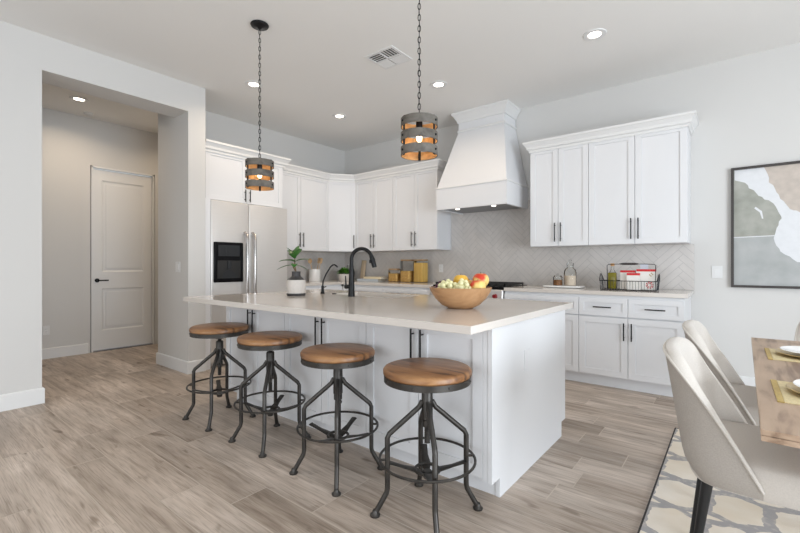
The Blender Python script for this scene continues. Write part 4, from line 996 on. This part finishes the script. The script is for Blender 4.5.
# items leaning on the wall behind the faucet
t = tag(MB().box(-0.045, 0.045, -0.012, 0.012, 0, 0.33, 0.006, 2).build('cutting_board', 'boardwood', smooth=True), 'narrow pale wooden board leaning on the tiles behind the faucet', 'cutting board'); t.location = (-4.82, 5.055, ZC + 0.003); t.rotation_euler = (R(-9), 0, 0)
t = thing('glass_jug', (-5.03, 4.98, ZC), 0, 'clear glass jug behind the faucet spout', 'jug')
MB().lathe([(0, 0), (0.070, 0), (0.078, 0.02), (0.078, 0.16), (0.05, 0.22), (0.05, 0.25), (0.046, 0.25), (0.046, 0.22), (0.073, 0.158), (0.073, 0.02), (0, 0.008)], 28).build('bowl', 'glass', t, smooth=True)
def book(loc, rz, w, d_, h, cov, label):
    t = thing('book', loc, rz, label, 'book', 'books stacked behind the faucet')
    MB().box(-w / 2, w / 2, -d_ / 2, d_ / 2, 0, 0.003).box(-w / 2, w / 2, -d_ / 2, d_ / 2, h - 0.003, h).box(-w / 2, w / 2, -d_ / 2, -d_ / 2 + 0.004, 0.003, h - 0.003).build('cover', cov, t)
    MB().box(-w / 2 + 0.004, w / 2 - 0.004, -d_ / 2 + 0.004, d_ / 2 - 0.005, 0.003, h - 0.003).build('pages', 'pages', t)
book((-4.50, 4.93, ZC), R(4), 0.42, 0.20, 0.034, 'book2', 'lower grey-blue book of the flat stack behind the faucet')
book((-4.40, 4.93, ZC + 0.0345), R(1), 0.36, 0.19, 0.032, 'book3', 'upper cream book of the flat stack behind the faucet')
def canister(x, y, hw_, h, fill, fm, label, sq=True):
    t = thing('glass_canister', (x, y, ZC), 0, label, 'canister', 'glass canisters on the left worktop')
    m = MB().box(-hw_, hw_, -hw_, hw_, 0, h - 0.022, 0.012, 2); m.build('jar', 'glass', t, smooth=True)
    MB().box(-hw_ + 0.006, hw_ - 0.006, -hw_ + 0.006, hw_ - 0.006, 0.006, fill, 0.008, 2).build('contents', fm, t)
    MB().box(-hw_ + 0.004, hw_ - 0.004, -hw_ + 0.004, hw_ - 0.004, h - 0.021, h, 0.006, 2).build('lid', 'lid', t, smooth=True)
canister(-4.00, 4.93, 0.084, 0.20, 0.125, 'pasta', 'shortest glass canister of pasta')
canister(-3.765, 4.93, 0.086, 0.335, 0.165, 'pasta', 'tall glass canister half filled with pasta, in the middle')
canister(-3.54, 4.94, 0.080, 0.335, 0.285, 'spaghetti', 'tall glass canister packed full of yellow spaghetti')

# ------------------------------------------------------------------ right worktop
tag(MB().box(-0.20, 0.20, -0.12, 0.12, 0.004, 0.022, 0.008, 2).box(-0.15, 0.15, -0.09, 0.09, 0, 0.004).build('serving_tray', 'porcelain', smooth=True, loc=(-1.48, 4.83, ZC)), 'white slab tray on the worktop right of the range', 'tray')
t = thing('glass_jar', (-1.545, 4.80, ZC + 0.0225), 0, 'short glass jar of brown nuts on the white tray', 'jar')
MB().lathe([(0, 0), (0.048, 0), (0.050, 0.01), (0.050, 0.095), (0.040, 0.105), (0.0, 0.105)], 24).build('glass', 'glass', t, smooth=True)
MB().lathe([(0, 0.003), (0.046, 0.003), (0.046, 0.062), (0, 0.066)], 24).build('contents', 'nuts', t)
MB().lathe([(0, 0.1055), (0.038, 0.1055), (0.038, 0.115), (0.008, 0.118), (0.010, 0.135), (0, 0.138)], 20).build('lid', 'glass', t, smooth=True)
t = thing('glass_bottle', (-1.425, 4.85, ZC + 0.0225), 0, 'stoppered glass bottle of beige flour on the white tray', 'bottle')
MB().lathe([(0, 0), (0.062, 0), (0.066, 0.01), (0.066, 0.15), (0.055, 0.18), (0.034, 0.20), (0.034, 0.235), (0, 0.235)], 28).build('glass', 'glass', t, smooth=True)
MB().lathe([(0, 0.003), (0.062, 0.003), (0.062, 0.110), (0, 0.113)], 28).build('contents', 'flour', t)
MB().lathe([(0, 0.2355), (0.036, 0.2355), (0.036, 0.252), (0.010, 0.256), (0.012, 0.272), (0.020, 0.285), (0, 0.292)], 20).build('stopper', 'glass', t, smooth=True)
# wire basket
KX0, KX1, KY0, KY1 = -1.057, -0.567, 4.60, 4.78
t = thing('wire_basket', ((KX0 + KX1) / 2, (KY0 + KY1) / 2, ZC), 0, 'black wire basket with arched handle on the right worktop', 'basket')
hx, hy = (KX1 - KX0) / 2, (KY1 - KY0) / 2
m = MB(); r = 0.0028
for z, e in ((0.006, 0), (0.095, 0.006)): m.tube([(-hx - e, -hy - e, z), (hx + e, -hy - e, z), (hx + e, hy + e, z), (-hx - e, hy + e, z)], r * 1.3, 8, closed=True)
for k in range(21):
    x = -hx + 2 * hx * k / 20
    for s_ in (-1, 1): m.tube([(x, s_ * hy, 0.006), (x, s_ * (hy + 0.006), 0.095)], r * 0.6, 6)
    m.tube([(x, -hy, 0.006), (x, hy, 0.006)], r * 0.6, 6)
for s_ in (-1, 1):
    for k in range(1, 8):
        y = -hy + 2 * hy * k / 8; zt = 0.095 + 0.07 * math.sin(PI * k / 8); m.tube([(s_ * hx, y, 0.006), (s_ * (hx + 0.012), y, zt)], r * 0.6, 6)
    m.tube([(s_ * (hx + 0.006 + 0.008 * math.sin(PI * k / 10)), -hy + 2 * hy * k / 10, 0.095 + 0.07 * math.sin(PI * k / 10)) for k in range(11)], r * 1.4, 8)
m.build('wire_body', 'black', t, smooth=True)
MB().tube([(-hx + 0.05, 0, 0.006), (-hx + 0.045, 0, 0.248), (-hx + 0.06, 0, 0.260), (0, 0, 0.264), (hx - 0.03, 0, 0.260), (hx - 0.015, 0, 0.248), (hx - 0.02, 0, 0.006)], 0.0035, 8).build('handle', 'black', t, smooth=True)
MB().tube([(-0.085, 0, 0.263), (-0.05, 0, 0.264), (0.05, 0, 0.264), (0.085, 0, 0.263)], [0.005, 0.012, 0.012, 0.005], 14).build('grip', 'frame', t, smooth=True)
zb = ZC + 0.0105
t = thing('oil_bottle', (-0.970, 4.735, zb), 0, 'square bottle of olive oil with a cork, in the wire basket', 'bottle')
MB().box(-0.038, 0.038, -0.035, 0.035, 0, 0.165, 0.008, 2).build('oil_filled_body', 'oil', t, smooth=True)
MB().lathe([(0.030, 0.165), (0.022, 0.182), (0.015, 0.195), (0.015, 0.232), (0, 0.232)], 18).build('neck', 'glass', t, smooth=True)
MB().lathe([(0, 0.2325), (0.019, 0.2325), (0.019, 0.258), (0, 0.260)], 16).build('cork', 'cork', t, smooth=True)
def cardbox(x, y, w, d_, h, label, extra=None, ztilt=0):
    t = thing('food_box', (x, y, zb), 0, label, 'box', 'food boxes in the wire basket')
    MB().box(-w / 2, w / 2, -d_ / 2, d_ / 2, 0, h - 0.022).build('carton', 'paper', t)
    MB().box(-w / 2, w / 2, -d_ / 2, d_ / 2, h - 0.0215, h).build('top_band', 'card_red', t)
    if extra:
        m = MB()
        # small ring emblem and sprig drawn on the lower right of the front
        cx, cz = w / 2 - 0.05, 0.045
        for rr_, q in ((0.030, 0), (0.018, 0)):
            n = 24
            for k in range(n):
                if k % 3 == 2: continue
                a0, a1 = 2 * PI * k / n, 2 * PI * (k + 1) / n
                m.poly([(cx + (rr_ - 0.004) * math.cos(a0), -d_ / 2 - 0.0005, cz + (rr_ - 0.004) * math.sin(a0)), (cx + (rr_ + 0.004) * math.cos(a0), -d_ / 2 - 0.0005, cz + (rr_ + 0.004) * math.sin(a0)),
                        (cx + (rr_ + 0.004) * math.cos(a1), -d_ / 2 - 0.0005, cz + (rr_ + 0.004) * math.sin(a1)), (cx + (rr_ - 0.004) * math.cos(a1), -d_ / 2 - 0.0005, cz + (rr_ - 0.004) * math.sin(a1))])
        m.mi = 1
        for dx, dz in ((0.0, 0.10), (0.014, 0.115), (0.026, 0.105), (0.01, 0.09)):
            m.poly([(cx + dx - 0.006, -d_ / 2 - 0.0005, cz + dz), (cx + dx, -d_ / 2 - 0.0005, cz + dz - 0.01), (cx + dx + 0.006, -d_ / 2 - 0.0005, cz + dz), (cx + dx, -d_ / 2 - 0.0005, cz + dz + 0.012)])
        m.build('print', ['card_red', 'card_tan'], t)
cardbox(-0.668, 4.735, 0.165, 0.050, 0.200, 'widest white box with a red top band and printed emblem', True)
cardbox(-0.828, 4.735, 0.132, 0.050, 0.188, 'white box with a red top band beside the oil bottle')
cardbox(-0.768, 4.665, 0.112, 0.040, 0.162, 'lower white box with a thin red band at the basket front')
tag(MB().box(-0.035, 0.035, -0.002, 0.002, 0, 0.250).build('recipe_card', 'card_blue', loc=(-0.690, 4.7685, zb)), 'pale blue card standing behind the widest box', 'card')
